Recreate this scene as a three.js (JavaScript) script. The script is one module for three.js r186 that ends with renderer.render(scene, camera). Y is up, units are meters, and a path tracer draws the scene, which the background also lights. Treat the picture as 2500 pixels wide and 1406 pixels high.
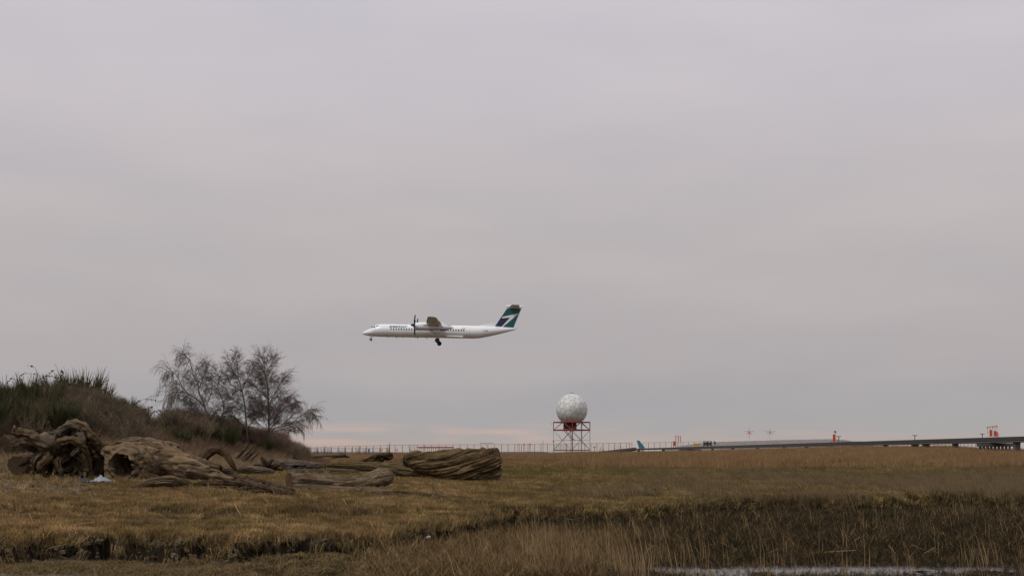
import * as THREE from 'three';
import { mergeGeometries } from 'three/addons/utils/BufferGeometryUtils.js';
import { createNoise2D, createNoise3D } from 'simplex-noise';

// ------------------------------------------------------------------ camera, sky, sun, exposure
const scene = new THREE.Scene();
const EYE = 1.6, F = 3800, HOR = 1106;                 // eye height in metres; lens and horizon in units of a 2500 x 1406 frame
const camera = new THREE.PerspectiveCamera(2 * Math.atan(703 / F) * 180 / Math.PI, 2500 / 1406, 0.5, 8000);
camera.position.set(0, EYE, 0);
camera.lookAt(0, EYE, -100);
camera.setViewOffset(2500, 1406, 0, 703 - HOR, 2500, 1406);
camera.updateProjectionMatrix();

const renderer = new THREE.WebGLRenderer({ antialias: true });
renderer.toneMapping = THREE.LinearToneMapping;
renderer.toneMappingExposure = 1;
renderer.shadowMap.enabled = true;

function rngOf(seed) { let a = seed >>> 0; return () => { a = (a + 0x6D2B79F5) | 0; let t = Math.imul(a ^ (a >>> 15), 1 | a); t = (t + Math.imul(t ^ (t >>> 7), 61 | t)) ^ t; return ((t ^ (t >>> 14)) >>> 0) / 4294967296; }; }
const n2 = createNoise2D(rngOf(11)), n3 = createNoise3D(rngOf(12));
const clamp = (v, a = 0, b = 1) => Math.min(b, Math.max(a, v));
const sm = (a, b, v) => { const t = clamp((v - a) / (b - a)); return t * t * (3 - 2 * t); };
const mix = (a, b, t) => a + (b - a) * t;
const toLin = (c) => { c /= 255; return c <= 0.04045 ? c / 12.92 : ((c + 0.055) / 1.055) ** 2.4; };
const fbm = (x, y, o = 4) => { let s = 0, a = 0.5; for (let k = 0; k < o; k++) { s += a * n2(x, y); x = x * 2.03 + 17; y = y * 2.03 - 9; a *= 0.5; } return s; };
const lerpTable = (t, v) => { if (v <= t[0][0]) return t[0][1]; for (let k = 1; k < t.length; k++) if (v <= t[k][0]) { const [a, p] = t[k - 1], [b, q] = t[k]; return p + (q - p) * (v - a) / (b - a); } return t[t.length - 1][1]; };

// overcast evening sky: elevation in degrees -> colour
const SKY = [[0, 179, 167, 161], [0.35, 178, 167, 162], [0.9, 170, 167, 167], [2, 170, 167, 169], [3.4, 177, 171, 172], [5.5, 182, 176, 177], [8, 187, 181, 182], [10.5, 192, 186, 189], [13, 197, 192, 197], [16.5, 202, 197, 204], [30, 209, 205, 213], [90, 218, 215, 223]];
const skyRGB = [1, 2, 3].map((c) => SKY.map((r) => [r[0], toLin(r[c])]));
{
  const W = 1440, H = 2880, data = new Float32Array(W * H * 4);
  for (let j = 0; j < H; j++) {
    const el = ((j + 0.5) / H - 0.5) * 180;
    const base = skyRGB.map((t) => lerpTable(t, Math.max(0, el)));
    for (let i = 0; i < W; i++) {
      const o = (j * W + i) * 4;
      if (el < 0) { data[o] = 0.075; data[o + 1] = 0.058; data[o + 2] = 0.038; data[o + 3] = 1; continue; }
      const a = (i + 0.5) / W * Math.PI * 2, cx = Math.cos(a), cz = Math.sin(a);
      let r = base[0], g = base[1], b = base[2];
      const near = 1 / (1 + el / 14), k = 9;
      const s1 = n3(cx * k * 0.4, el * 0.36 + 0.4 * n3(cx * 3, cz * 3, el * 0.1), cz * k * 0.55);
      const s2 = n3(cx * k * 1.6 + 7, el * 0.85, cz * k * 1.6), s3 = n3(cx * k * 5 + 3, el * 2.2, cz * k * 5);
      const band = (0.034 * s1 + 0.012 * s2 + 0.003 * s3) * (0.5 + near * 0.7);
      r *= 1 + band * 1.25; g *= 1 + band; b *= 1 + band * 0.7;
      // thin peach streaks low over the water
      if (el < 2) {
        const q = Math.exp(-(((el - 0.62) / 0.42) ** 2)) * clamp(0.1 + 1.1 * n3(cx * 14 + 5, el * 3.6, cz * 14)) * (0.25 + 0.75 * sm(-0.07, 0.03, cx));
        r += 0.16 * q; g += 0.046 * q; b -= 0.01 * q;
      }
      data[o] = r; data[o + 1] = g; data[o + 2] = b; data[o + 3] = 1;
    }
  }
  const sky = new THREE.DataTexture(data, W, H, THREE.RGBAFormat, THREE.FloatType);
  sky.mapping = THREE.EquirectangularReflectionMapping; sky.magFilter = THREE.LinearFilter; sky.minFilter = THREE.LinearFilter; sky.needsUpdate = true;
  scene.background = sky; scene.environment = sky;
}
const sun = new THREE.DirectionalLight(new THREE.Color(1, 0.96, 0.9), 1.5);
sun.position.set(-38, 85, 44).multiplyScalar(4); sun.target.position.set(0, 0, -80);
sun.position.add(sun.target.position);
sun.castShadow = true; sun.shadow.radius = 28; sun.shadow.mapSize.set(2048, 2048);
Object.assign(sun.shadow.camera, { left: -120, right: 120, top: 120, bottom: -120, near: 1, far: 900 });
scene.add(sun, sun.target);

// ------------------------------------------------------------------ helpers
const V = (x, y, z) => new THREE.Vector3(x, y, z);
const at = (px, row, d) => V((px - 1250) / F * d, EYE + (HOR - row) / F * d, -d);      // a place at distance d seen in that direction
const taken = {};
function numbered(n) { if (!(n in taken)) { taken[n] = 0; return n; } return n + '_' + String(++taken[n]).padStart(3, '0'); }
function tag(o, label, category, group, kind) { o.userData.label = label; o.userData.category = category; if (group) o.userData.group = group; if (kind) o.userData.kind = kind; return o; }
function shade(o) { o.castShadow = true; o.receiveShadow = true; return o; }
function mesh(name, geo, mat, parent) { const m = shade(new THREE.Mesh(geo, mat)); m.name = parent ? name : numbered(name); (parent || scene).add(m); return m; }
function thing(name, label, category, pos, group) { const g = new THREE.Group(); g.name = numbered(name); if (pos) g.position.copy(pos); scene.add(g); return tag(g, label, category, group); }
const col = (r, g, b) => new THREE.Color().setRGB(r, g, b);
const mat = (c, rough = 0.85, extra = {}) => new THREE.MeshStandardMaterial({ color: Array.isArray(c) ? col(...c) : new THREE.Color(c), roughness: rough, metalness: 0, ...extra });
const box = (w, h, d, x = 0, y = 0, z = 0) => new THREE.BoxGeometry(w, h, d).translate(x, y, z);
function beam(a, b, w = 0.1, h = w, sides = 0) {       // a straight bar between two points
  const L = a.distanceTo(b), g = sides ? new THREE.CylinderGeometry(w / 2, h / 2, L, sides) : new THREE.BoxGeometry(w, L, h);
  const q = new THREE.Quaternion().setFromUnitVectors(V(0, 1, 0), b.clone().sub(a).normalize());
  return g.applyQuaternion(q).translate((a.x + b.x) / 2, (a.y + b.y) / 2, (a.z + b.z) / 2);
}
const merge = (list) => mergeGeometries(list.map((g) => { const q = g.index ? g.toNonIndexed() : g; for (const k of Object.keys(q.attributes)) if (!['position', 'normal', 'uv', 'color'].includes(k)) q.deleteAttribute(k); return q; }));

// ------------------------------------------------------------------ terrain
// a polar polyline: the foot of the eroded bank, distance by direction
const BANK = [[-900, 22], [0, 23.2], [300, 23.6], [600, 23.3], [900, 24], [1060, 25], [1180, 28], [1260, 31.5], [1550, 33], [1700, 36.5], [1900, 39], [2200, 41], [2500, 42.5], [3300, 44]];
const DUNE = [[-900, 2.6], [-300, 2.9], [0, 2.75], [100, 3.2], [210, 2.95], [300, 2.3], [400, 2.0], [560, 1.75], [680, 1.35], [740, 0.75], [790, 0.3], [840, 0.0]];
const DUNE0 = [[-900, 60], [0, 62], [300, 66], [500, 79], [745, 94], [900, 100]];
const CREST = [[-900, 1.0], [1400, 1.0], [1500, 1.05], [1700, 1.3], [1900, 1.95], [2100, 2.4], [2330, 2.45], [2430, 1.8], [2600, 1.6], [3300, 1.6]];
function bankInfo(x, d) {
  const px = x / d * F + 1250;
  const e = lerpTable(BANK, px) + 1.3 * sm(1200, 1600, px) * n2(x * 0.28, 61) + 0.75 * n2(x * 0.45, 3.1) + 0.42 * n2(x * 1.5, 8) + 0.2 * n2(x * 5, d * 2);
  return { px, e, w: mix(mix(0.12, 0.75, sm(-0.25, 0.6, n2(x * 0.9, 55) + 0.4 * n2(x * 3, 56))), 1.0 + 0.6 * n2(x * 0.7, 57), sm(1000, 1700, px)) };
}
function height(x, d) {
  const { px, e, w } = bankInfo(x, d);
  let up = sm(e - w * 0.4, e + w * 0.6, d);
  const low = -0.012 + 0.03 * fbm(x * 0.8, d * 0.5) + (0.17 * sm(0.1, 0.9, fbm(x * 0.6 + 9, d * 1.1) * 2 + 0.35 * n2(x * 2.3, d * 3)) * sm(300, 650, px) - 0.075) * (1 - sm(1050, 1450, px));
  const pool = Math.exp(-(((d - 21.3 - 0.35 * n2(x * 0.5, 1)) / 0.6) ** 2)) * sm(1480, 1700, px) * (1 - 0.75 * sm(2050, 2400, px));
  let top = 0.31 + Math.max(0, d - 25) * 0.003 + 0.02 * fbm(x * 0.4, d * 0.4);
  // slumped, pitted turf behind the edge
  const pit = sm(0.12, 0.5, n2(x * 1.1, d * 1.6) + 0.5 * n2(x * 3.1, d * 4)) * (1 - sm(1.2, 3.2, d - e)) * sm(0, 0.4, d - e);
  top -= 0.11 * pit;
  // second low step across the turf
  const e2 = e2of(x, e), left = 1 - sm(950, 1150, px);
  top += (0.12 * sm(e2 - 0.15, e2 + 0.2, d) - 0.13 * Math.exp(-(((d - e2 + 0.5) / 0.6) ** 2)) * sm(-0.3, 0.4, n2(x * 1.3, d * 1.2))) * left;
  top += 0.3 * sm(40, 58, d) * (1 - sm(350, 620, px));
  let h = mix(low - 0.07 * pool + 0.03 * sm(1000, 1300, px) * (1 - 0.5 * sm(1500, 1800, px)) + 0.035 * pool * sm(-0.1, 0.5, n2(x * 1.7, d * 3)), top, up);
  const hd = lerpTable(DUNE, px), d0 = lerpTable(DUNE0, px);
  if (hd > 0 && d > d0 - 6) h += (hd - 0.3) * sm(d0 - 6, d0 + 17, d) * (1 - sm(d0 + 26, d0 + 60, d)) * (1 + 0.08 * n2(x * 0.2, d * 0.2)) + 0.12 * n2(x * 0.5, d * 0.5) * sm(d0 - 2, d0 + 4, d);
  const c = lerpTable(CREST, px), far = 0.31 + 0.003 * Math.max(0, d - 25);
  if (d > 130) h = mix(h, c + 0.15 * n2(x * 0.05, d * 0.05), clamp((d - 130) / 210) ** 1.1 * (1 - sm(352, 380, d)) ) ;
  if (d > 352) h = mix(h, 0.9, sm(352, 420, d));
  return h + 0.014 * n2(x * 5, d * 5) + (0.035 * n2(x * 1.1 + 5, d * 1.3) + 0.02 * n2(x * 2.6, d * 2.9)) * sm(0.2, 1.2, d - e);
}
const ground = (x, d) => V(x, height(x, d), -d);
function onGround(px, row) {                           // first ground met in that direction
  let lo = 17;
  for (let d = 17; d < 500; d *= 1.004) { const h = height((px - 1250) / F * d, d); if (EYE + (HOR - row) / F * d <= h) { lo = d; break; } lo = d; }
  const p = at(px, row, lo); return { p, d: lo, s: lo / F };   // s: metres per frame unit there
}
{
  const ds = []; let d = 4; while (d < 17) { ds.push(d); d += 1; } while (d < 46) { ds.push(d); d += 0.085; } while (d < 3000) { ds.push(d); d *= d < 130 ? 1.006 : 1.03; }
  const C = 430, pos = [], cols = [], idx = [], uv = [];
  for (const dd of ds) for (let i = 0; i <= C; i++) {
    const px = -800 + 4050 * i / C, x = (px - 1250) / F * Math.max(dd, 17), h = height(x, Math.max(dd, 17));
    pos.push(x, h, -dd); uv.push(x / 2, dd / 2);
    const { e } = bankInfo(x, Math.max(dd, 17)), v = 0.85 + 0.35 * fbm(x * 1.3, dd * 1.3);
    const pxr = x / Math.max(dd, 17) * F + 1250, d0 = lerpTable(DUNE0, pxr);
    let c = [0.115, 0.082, 0.046];                                                       // thatch
    if (dd < e + 0.35) c = pxr < 420 + 120 * n2(x, dd) && dd < e - 0.7 + 0.3 * n2(x * 2, dd) ? [0.12, 0.115, 0.095] : [0.024, 0.018, 0.012];      // grey silt; peat, darkened to stand in for shade in the bank recesses
    const soil = sm(0.1, 0.4, n2(x * 1.1, dd * 1.6) + 0.5 * n2(x * 3.1, dd * 4)) * (dd < e + 3 ? 1 : 0) + (Math.abs(dd - e2of(x, e) + 0.4) < 1.3 ? sm(-0.3, 0.2, n2(x * 1.3, dd * 1.2)) : 0);
    if (dd >= e + 0.35 && pxr < 1200) c = c.map((q, k) => mix(q, [0.05, 0.036, 0.022][k], clamp(soil)));
    if (pxr < 330 + 150 * n2(x * 0.4, dd * 0.4) && dd > 39 && dd < d0 + 2) c = [0.125, 0.1, 0.074];               // sand under the stump
    cols.push(c[0] * v, c[1] * v, c[2] * v);
  }
  for (let j = 0; j < ds.length - 1; j++) for (let i = 0; i < C; i++) { const a = j * (C + 1) + i, b = a + C + 1; idx.push(a, a + 1, b, a + 1, b + 1, b); }
  const g = new THREE.BufferGeometry();
  g.setAttribute('position', new THREE.Float32BufferAttribute(pos, 3)); g.setAttribute('color', new THREE.Float32BufferAttribute(cols, 3)); g.setAttribute('uv', new THREE.Float32BufferAttribute(uv, 2)); g.setIndex(idx); g.computeVertexNormals();
  tag(mesh('marsh_ground', g, new THREE.MeshPhysicalMaterial({ vertexColors: true, roughness: 1, specularIntensity: 0.12 })), 'brown salt marsh and dune ground under the grass', 'ground', null, 'structure');
  const wide = mesh('ground', new THREE.CircleGeometry(6000, 96).rotateX(-Math.PI / 2).translate(0, -0.6, 0), mat([0.1, 0.075, 0.045], 1));
  tag(wide, 'wide flat brown marsh land reaching to the horizon', 'ground', null, 'structure');
}
function e2of(x, e) { return e + 8 + 1.6 * n2(x * 0.16, 40) + 0.5 * n2(x * 0.9, 41); }
{
  const w = mesh('water', new THREE.PlaneGeometry(34, 30, 1, 1).rotateX(-Math.PI / 2).translate(18.2, -0.004, -21), new THREE.MeshPhysicalMaterial({ color: col(0.03, 0.028, 0.02), roughness: 0.12, ior: 1.33 }));
  tag(w, 'shallow still water shining between the rushes', 'water', null, 'structure');
}
// ------------------------------------------------------------------ the turboprop airliner on approach
{
  const D = 318, PXM = F / D;                                         // distance; frame units per metre
  const pl = (px, row) => [(px - 883.8) / PXM, (805.85 + 0.0185 * (px - 883.8) - row) / PXM];   // station aft of the nose, height over the centre line
  const plane = thing('propeller_airliner', 'white twin propeller airliner with teal and navy tail flying with its wheels down', 'airplane', at(883.8, 805.85, D));
  plane.rotation.z = -0.0185;
  const white = mat([0.8, 0.815, 0.82], 0.32), grey = mat([0.5, 0.51, 0.51], 0.45), dark = mat([0.018, 0.018, 0.02], 0.5), rubber = mat([0.012, 0.012, 0.012], 0.85);
  const glass = new THREE.MeshPhysicalMaterial({ color: col(0.025, 0.03, 0.036), roughness: 0.12, clearcoat: 0.5 });
  const navy = mat([0.022, 0.022, 0.075], 0.35), teal = mat([0.004, 0.095, 0.1], 0.35), red = mat([0.5, 0.02, 0.03], 0.4), steel = mat([0.35, 0.35, 0.34], 0.4, { metalness: 0.6 });
  const paleBelly = mat([0.72, 0.71, 0.68], 0.4);
  const R = 1.31;
  function loft(sections, N = 40, close = true) {                     // sections: [s, top, bottom, halfWidth, z]
    const pos = [], idx = [];
    for (const [s, t, b, w, z = 0] of sections) for (let i = 0; i < N; i++) { const a = i / N * Math.PI * 2; pos.push(s, (t + b) / 2 + Math.sin(a) * (t - b) / 2, z + Math.cos(a) * w); }
    const n = sections.length;
    for (let j = 0; j < n - 1; j++) for (let i = 0; i < N; i++) { const a = j * N + i, b = j * N + (i + 1) % N; idx.push(a, a + N, b, b, a + N, b + N); }
    if (close) for (const [j, f] of [[0, 1], [n - 1, 0]]) { const [s, t, b, w, z = 0] = sections[j], c = pos.length / 3; pos.push(s, (t + b) / 2, z); for (let i = 0; i < N; i++) { const p = j * N + i, q = j * N + (i + 1) % N; f ? idx.push(c, p, q) : idx.push(c, q, p); } }
    const g = new THREE.BufferGeometry(); g.setAttribute('position', new THREE.Float32BufferAttribute(pos, 3)); g.setIndex(idx); g.computeVertexNormals(); return g;
  }
  const FT = [[0, -0.7], [0.12, -0.5], [0.4, -0.3], [0.8, -0.08], [1.4, 0.22], [1.8, 0.42], [2.3, 0.82], [2.9, 1.12], [3.6, 1.27], [4.4, R], [22.8, R], [25, 1.3], [28, 1.2], [30, 1.1], [31.1, 1.0], [31.45, 0.86]];
  const FB = [[0, -0.7], [0.12, -0.86], [0.4, -0.96], [0.8, -1.05], [1.4, -1.14], [2.3, -1.23], [3.6, -1.3], [4.4, -R], [22.8, -R], [24, -1.22], [26, -0.82], [28, -0.32], [30, 0.25], [31.1, 0.58], [31.45, 0.72]];
  const FW = [[0, 0.03], [0.12, 0.2], [0.4, 0.42], [0.8, 0.63], [1.4, 0.86], [2.3, 1.1], [3.6, 1.27], [4.4, R], [22.8, R], [25, 1.2], [28, 0.75], [30, 0.42], [31.1, 0.22], [31.45, 0.07]];
  const stations = []; for (let s = 0; s < 31.5; s += s < 5 ? 0.12 : 0.4) stations.push(s); stations.push(31.45);
  const sec = (s) => [s, lerpTable(FT, s), lerpTable(FB, s), lerpTable(FW, s)];
  const fus = mesh('fuselage', loft(stations.map(sec), 56), white, plane);
  const sideZ = (s, y) => { const [, t, b, w] = sec(s), c = (t + b) / 2, k = clamp((y - c) / ((t - b) / 2), -1, 1); return w * Math.sqrt(1 - k * k); };
  function patch(s0, s1, y0, y1, off, side = 1, nx = 10, ny = 8) {      // a sheet that follows the fuselage side
    const pos = [], uv = [], idx = [];
    for (let j = 0; j <= ny; j++) for (let i = 0; i <= nx; i++) { const s = mix(s0, s1, i / nx), y = mix(y0, y1, j / ny); pos.push(s, y, side * (sideZ(s, y) + off)); uv.push(i / nx, j / ny); }
    for (let j = 0; j < ny; j++) for (let i = 0; i < nx; i++) { const a = j * (nx + 1) + i, b = a + nx + 1; side > 0 ? idx.push(a, a + 1, b, a + 1, b + 1, b) : idx.push(a, b, a + 1, a + 1, b, b + 1); }
    const g = new THREE.BufferGeometry(); g.setAttribute('position', new THREE.Float32BufferAttribute(pos, 3)); g.setAttribute('uv', new THREE.Float32BufferAttribute(uv, 2)); g.setIndex(idx); g.computeVertexNormals(); return g;
  }
  // cabin windows, cockpit panes and doors
  for (const side of [1, -1]) {
    for (let k = 0; k < 29; k++) { const s = 5.98 + k * 0.53; mesh('cabin_window', patch(s - 0.13, s + 0.13, 0.06, 0.44, 0.012, side, 3, 3), glass, plane); }
    for (const [a, b, y0, y1] of [[2.84, 3.46, 0.44, 0.86], [2.38, 2.74, 0.44, 0.74]]) mesh('cockpit_window', patch(a, b, y0, y1, 0.015, side, 5, 4), glass, plane);
    for (const [a, b, y0, y1] of [[4.5, 5.3, -0.92, 0.95], [21.35, 22.1, -0.7, 0.95]]) {
      const dr = mesh('door', patch(a + 0.035, b - 0.035, y0 + 0.035, y1 - 0.035, 0.016, side, 6, 14), white, plane);
      mesh('door_seal', patch(a, b, y0, y1, 0.006, side, 6, 14), grey, dr);
      mesh('door_handle', patch(a + 0.5, a + 0.62, -0.02, 0.04, 0.03, side, 2, 2), grey, dr);
    }
    mesh('baggage_door', patch(2.85, 3.6, -0.75, 0.15, 0.012, side, 6, 6), white, plane);
  }
  for (const z of [-0.34, 0.34]) mesh('windshield', new THREE.PlaneGeometry(0.62, 0.6).rotateX(-Math.PI / 2).rotateZ(0.66).translate(2.06, 0.675, z), glass, plane);
  // lettering
  function print(w, h, draw) { const c = document.createElement('canvas'); c.width = w; c.height = h; const x = c.getContext('2d'); x.clearRect(0, 0, w, h); draw(x); const t = new THREE.CanvasTexture(c); t.colorSpace = THREE.SRGBColorSpace; return new THREE.MeshStandardMaterial({ map: t, transparent: true, roughness: 0.4 }); }
  const name = print(1024, 128, (x) => { x.save(); x.transform(1.72, 0, -0.42, 1, 40, 0); x.font = 'bold 112px sans-serif'; x.textBaseline = 'alphabetic'; x.lineWidth = 9; x.fillStyle = x.strokeStyle = '#161c48'; x.fillText('WEST', 6, 106); x.strokeText('WEST', 6, 106); const w = x.measureText('WEST').width; x.fillStyle = x.strokeStyle = '#087a80'; x.fillText('JET', 8 + w, 106); x.strokeText('JET', 8 + w, 106); x.restore(); });
  mesh('airline_lettering', patch(5.5, 10.35, 0.52, 1.0, 0.02, 1, 12, 8), name, plane);
  const reg = print(512, 128, (x) => { x.font = 'bold 104px sans-serif'; x.fillStyle = '#3a3f4a'; x.fillText('C-FOEN', 30, 104); });
  mesh('registration_lettering', patch(24.5, 26.1, 0.08, 0.46, 0.02, 1, 8, 5), reg, plane);
  const flag = print(128, 64, (x) => { x.fillStyle = '#f2f2f2'; x.fillRect(0, 0, 128, 64); x.fillStyle = '#c4151c'; x.fillRect(0, 0, 34, 64); x.fillRect(94, 0, 34, 64); x.beginPath(); x.moveTo(64, 10); x.lineTo(72, 26); x.lineTo(84, 24); x.lineTo(76, 44); x.lineTo(66, 44); x.lineTo(66, 56); x.lineTo(62, 56); x.lineTo(62, 44); x.lineTo(52, 44); x.lineTo(44, 24); x.lineTo(56, 26); x.fill(); });
  mesh('flag_marking', patch(20.5, 21.05, 0.52, 0.8, 0.02, 1, 4, 4), flag, plane);
  const small = print(256, 48, (x) => { x.font = 'bold 40px sans-serif'; x.fillStyle = '#4a4f55'; x.fillText('WESTJET', 10, 40); });
  mesh('tail_lettering', patch(27.3, 28.4, 0.92, 1.06, 0.025, 1, 6, 4), small, plane);
  // wing: station table over the half span
  const foil = [[0, 0], [0.03, 0.42], [0.1, 0.75], [0.25, 1], [0.45, 0.95], [0.7, 0.55], [1, 0.04]];
  function wingPanel(list) {                                           // list: [z, leading, trailing, y, thickness]
    const pos = [], idx = [], ring = [...foil.map(([u, v]) => [u, v * 0.62]), ...foil.slice(1, -1).reverse().map(([u, v]) => [u, -v * 0.38]), ], N = ring.length;
    for (const [z, l, t, y, th] of list) for (const [u, v] of ring) pos.push(mix(l, t, u), y + v * th - u * 0.06, z);
    for (let j = 0; j < list.length - 1; j++) for (let i = 0; i < N; i++) { const a = j * N + i, b = j * N + (i + 1) % N; idx.push(a, b, a + N, b, b + N, a + N); }
    for (const j of [0, list.length - 1]) for (let i = 1; i < N - 1; i++) j ? idx.push(j * N, j * N + i, j * N + i + 1) : idx.push(0, i + 1, i);
    const g = new THREE.BufferGeometry(); g.setAttribute('position', new THREE.Float32BufferAttribute(pos, 3)); g.setIndex(idx); const f = g.toNonIndexed(); f.computeVertexNormals(); return f;
  }
  const yW = 1.36;
  for (const side of [1, -1]) {
    const wg = mesh('wing', wingPanel([[0, 13.2, 16.0, yW, 0.44], [4.4, 13.35, 15.95, yW, 0.42], [9, 13.75, 15.75, yW + 0.2, 0.3], [13.6, 14.15, 15.5, yW + 0.43, 0.18], [14.2, 14.5, 15.4, yW + 0.46, 0.1]].map((r) => [r[0] * side, ...r.slice(1)])), paleBelly, plane);
    mesh('deicing_boot', wingPanel([[4.9, 13.33, 13.75, yW + 0.02, 0.2], [13.6, 14.12, 14.4, yW + 0.43, 0.12]].map((r) => [r[0] * side, ...r.slice(1)])), dark, wg);
    for (const [z0, z1] of [[1.4, 3.7], [5.1, 9.7]]) {
      const yy = (z) => yW - 0.12 + Math.max(0, z - 4.4) * 0.044, te = (z) => mix(15.95, 15.45, Math.max(0, z - 4.4) / 9.8);
      const fl = mesh('flap', wingPanel([[z0 * side, te(z0) - 0.1, te(z0) + 0.75, yy(z0), 0.16], [z1 * side, te(z1) - 0.1, te(z1) + 0.6, yy(z1), 0.13]]), paleBelly, plane);
      fl.geometry.applyMatrix4(new THREE.Matrix4().makeTranslation(te(z0), yy(z0), 0).multiply(new THREE.Matrix4().makeRotationZ(-0.42)).multiply(new THREE.Matrix4().makeTranslation(-te(z0), -yy(z0), 0)));
      for (let k = 0; k < (z0 > 4 ? 3 : 1); k++) { const z = mix(z0, z1, (k + 0.7) / (z0 > 4 ? 3.2 : 2)); mesh('flap_track', loft([[te(z) - 1.1, yy(z) - 0.02, yy(z) - 0.06, 0.03, z * side], [te(z) - 0.4, yy(z) - 0.02, yy(z) - 0.26, 0.07, z * side], [te(z) + 0.3, yy(z) - 0.12, yy(z) - 0.4, 0.06, z * side], [te(z) + 0.85, yy(z) - 0.36, yy(z) - 0.42, 0.02, z * side]], 10), paleBelly, plane); }
    }
    const al = mesh('aileron', wingPanel([[9.9 * side, 15.7, 16.05, yW + 0.2, 0.12], [13.5 * side, 15.46, 15.75, yW + 0.4, 0.08]]), paleBelly, plane);
    // engine nacelle, propeller and main gear
    const zN = 4.4 * side;
    const nac = mesh('nacelle', loft([[11.05, 1.22, 0.52, 0.36, zN], [11.2, 1.3, 0.34, 0.46, zN], [11.7, 1.42, -0.02, 0.58, zN], [12.6, 1.5, -0.12, 0.64, zN], [14.4, 1.52, -0.12, 0.66, zN], [16.2, 1.44, -0.1, 0.64, zN], [17.4, 1.28, 0.0, 0.56, zN], [18.2, 1.0, 0.16, 0.42, zN], [18.85, 0.5, 0.36, 0.14, zN]], 32), white, plane);
    mesh('exhaust', loft([[16.6, 1.42, 1.0, 0.45, zN], [17.6, 1.3, 0.84, 0.46, zN], [18.1, 1.12, 0.74, 0.38, zN], [18.3, 1.0, 0.68, 0.3, zN]], 20), grey, nac).position.z = 0;
    mesh('air_intake', loft([[11.3, 0.22, -0.02, 0.3, zN], [11.42, 0.3, -0.1, 0.36, zN], [11.5, 0.3, -0.1, 0.36, zN]], 18), dark, nac);
    mesh('cowling_seam', box(6.2, 0.045, 1.33, 14.5, -0.06, zN), dark, nac);
    const prop = new THREE.Group(); prop.name = 'propeller'; prop.position.set(10.95, 0.88, zN); plane.add(prop);
    mesh('spinner', new THREE.LatheGeometry([[0, -0.78], [0.12, -0.7], [0.25, -0.5], [0.36, -0.2], [0.4, 0.1], [0.38, 0.16], [0, 0.16]].map(([a, b]) => new THREE.Vector2(a, b)), 24).rotateZ(-Math.PI / 2), dark, prop);
    for (let k = 0; k < 6; k++) {
      const pos = [], idx = [], rows = 12;
      for (let j = 0; j <= rows; j++) { const t = j / rows, r = mix(0.3, 2.05, t), w = 0.5 * (0.13 + 0.24 * Math.sin(Math.PI * Math.min(1, t * 0.8 + 0.1)) * (t > 0.92 ? 0.6 : 1)), tw = mix(1.0, 0.42, t), sweep = 0.12 * t * t; for (const [u, v] of [[-1, 0], [0, 0.035], [1, 0], [0, -0.02]]) { const c = u * w, q = v * (1.4 - t); pos.push(sweep + c * Math.cos(tw) - q * Math.sin(tw), r, c * Math.sin(tw) + q * Math.cos(tw)); } }
      for (let j = 0; j < rows; j++) for (let i = 0; i < 4; i++) { const a = j * 4 + i, b = j * 4 + (i + 1) % 4; idx.push(a, b, a + 4, b, b + 4, a + 4); }
      const g = new THREE.BufferGeometry(); g.setAttribute('position', new THREE.Float32BufferAttribute(pos, 3)); g.setIndex(idx); g.computeVertexNormals(); g.rotateX(k * Math.PI / 3 + 0.03);
      mesh('blade', g, dark, prop);
    }
    const gear = new THREE.Group(); gear.name = 'main_gear'; gear.position.set(15.55, 0, zN); plane.add(gear);
    mesh('strut', merge([beam(V(-0.1, 0, 0), V(0, -2.1, 0), 0.18, 0.18, 10), beam(V(-0.95, -0.1, 0), V(-0.05, -1.45, 0), 0.09, 0.09, 8), beam(V(-0.1, -1.6, 0), V(0.22, -1.95, 0), 0.06, 0.06, 6), beam(V(0.02, -2.12, -0.36), V(0.02, -2.12, 0.36), 0.12, 0.12, 8)]), steel, gear);
    for (const z of [-0.26, 0.26]) { const w = mesh('wheel', new THREE.LatheGeometry([[0.2, -0.12], [0.4, -0.14], [0.46, -0.08], [0.47, 0], [0.46, 0.08], [0.4, 0.14], [0.2, 0.12]].map(([a, b]) => new THREE.Vector2(a, b)), 28).rotateX(Math.PI / 2).translate(0.05, -2.14, z), rubber, gear); mesh('rim', new THREE.CylinderGeometry(0.21, 0.21, 0.2, 20).rotateX(Math.PI / 2).translate(0.05, -2.14, z), dark, w); }
    for (const z of [-0.5, 0.5]) mesh('gear_door', box(1.5, 0.42, 0.03, -0.1, -0.28, z), white, gear);
    // tailplane
    mesh('tailplane', wingPanel([[0, 29.9, 32.1, 5.36, 0.22], [4.64, 30.7, 32.0, 5.36, 0.12]].map((r) => [r[0] * side, ...r.slice(1)])), paleBelly, plane);
  }
  const com = print(512, 96, (x) => { x.font = 'bold 80px sans-serif'; x.fillStyle = '#2c3138'; x.fillText('westjet.com', 26, 72); });
  mesh('web_lettering', new THREE.PlaneGeometry(3.4, 0.56).translate(14.3, 0.8, 4.4 + 0.672), com, plane);
  // nose gear
  const ng = new THREE.Group(); ng.name = 'nose_gear'; ng.position.set(1.85, -1.1, 0); plane.add(ng);
  mesh('strut', merge([beam(V(0.05, 0.1, 0), V(-0.04, -0.78, 0), 0.13, 0.13, 8), beam(V(0.5, 0, 0), V(0, -0.45, 0), 0.06, 0.06, 6)]), steel, ng);
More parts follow.
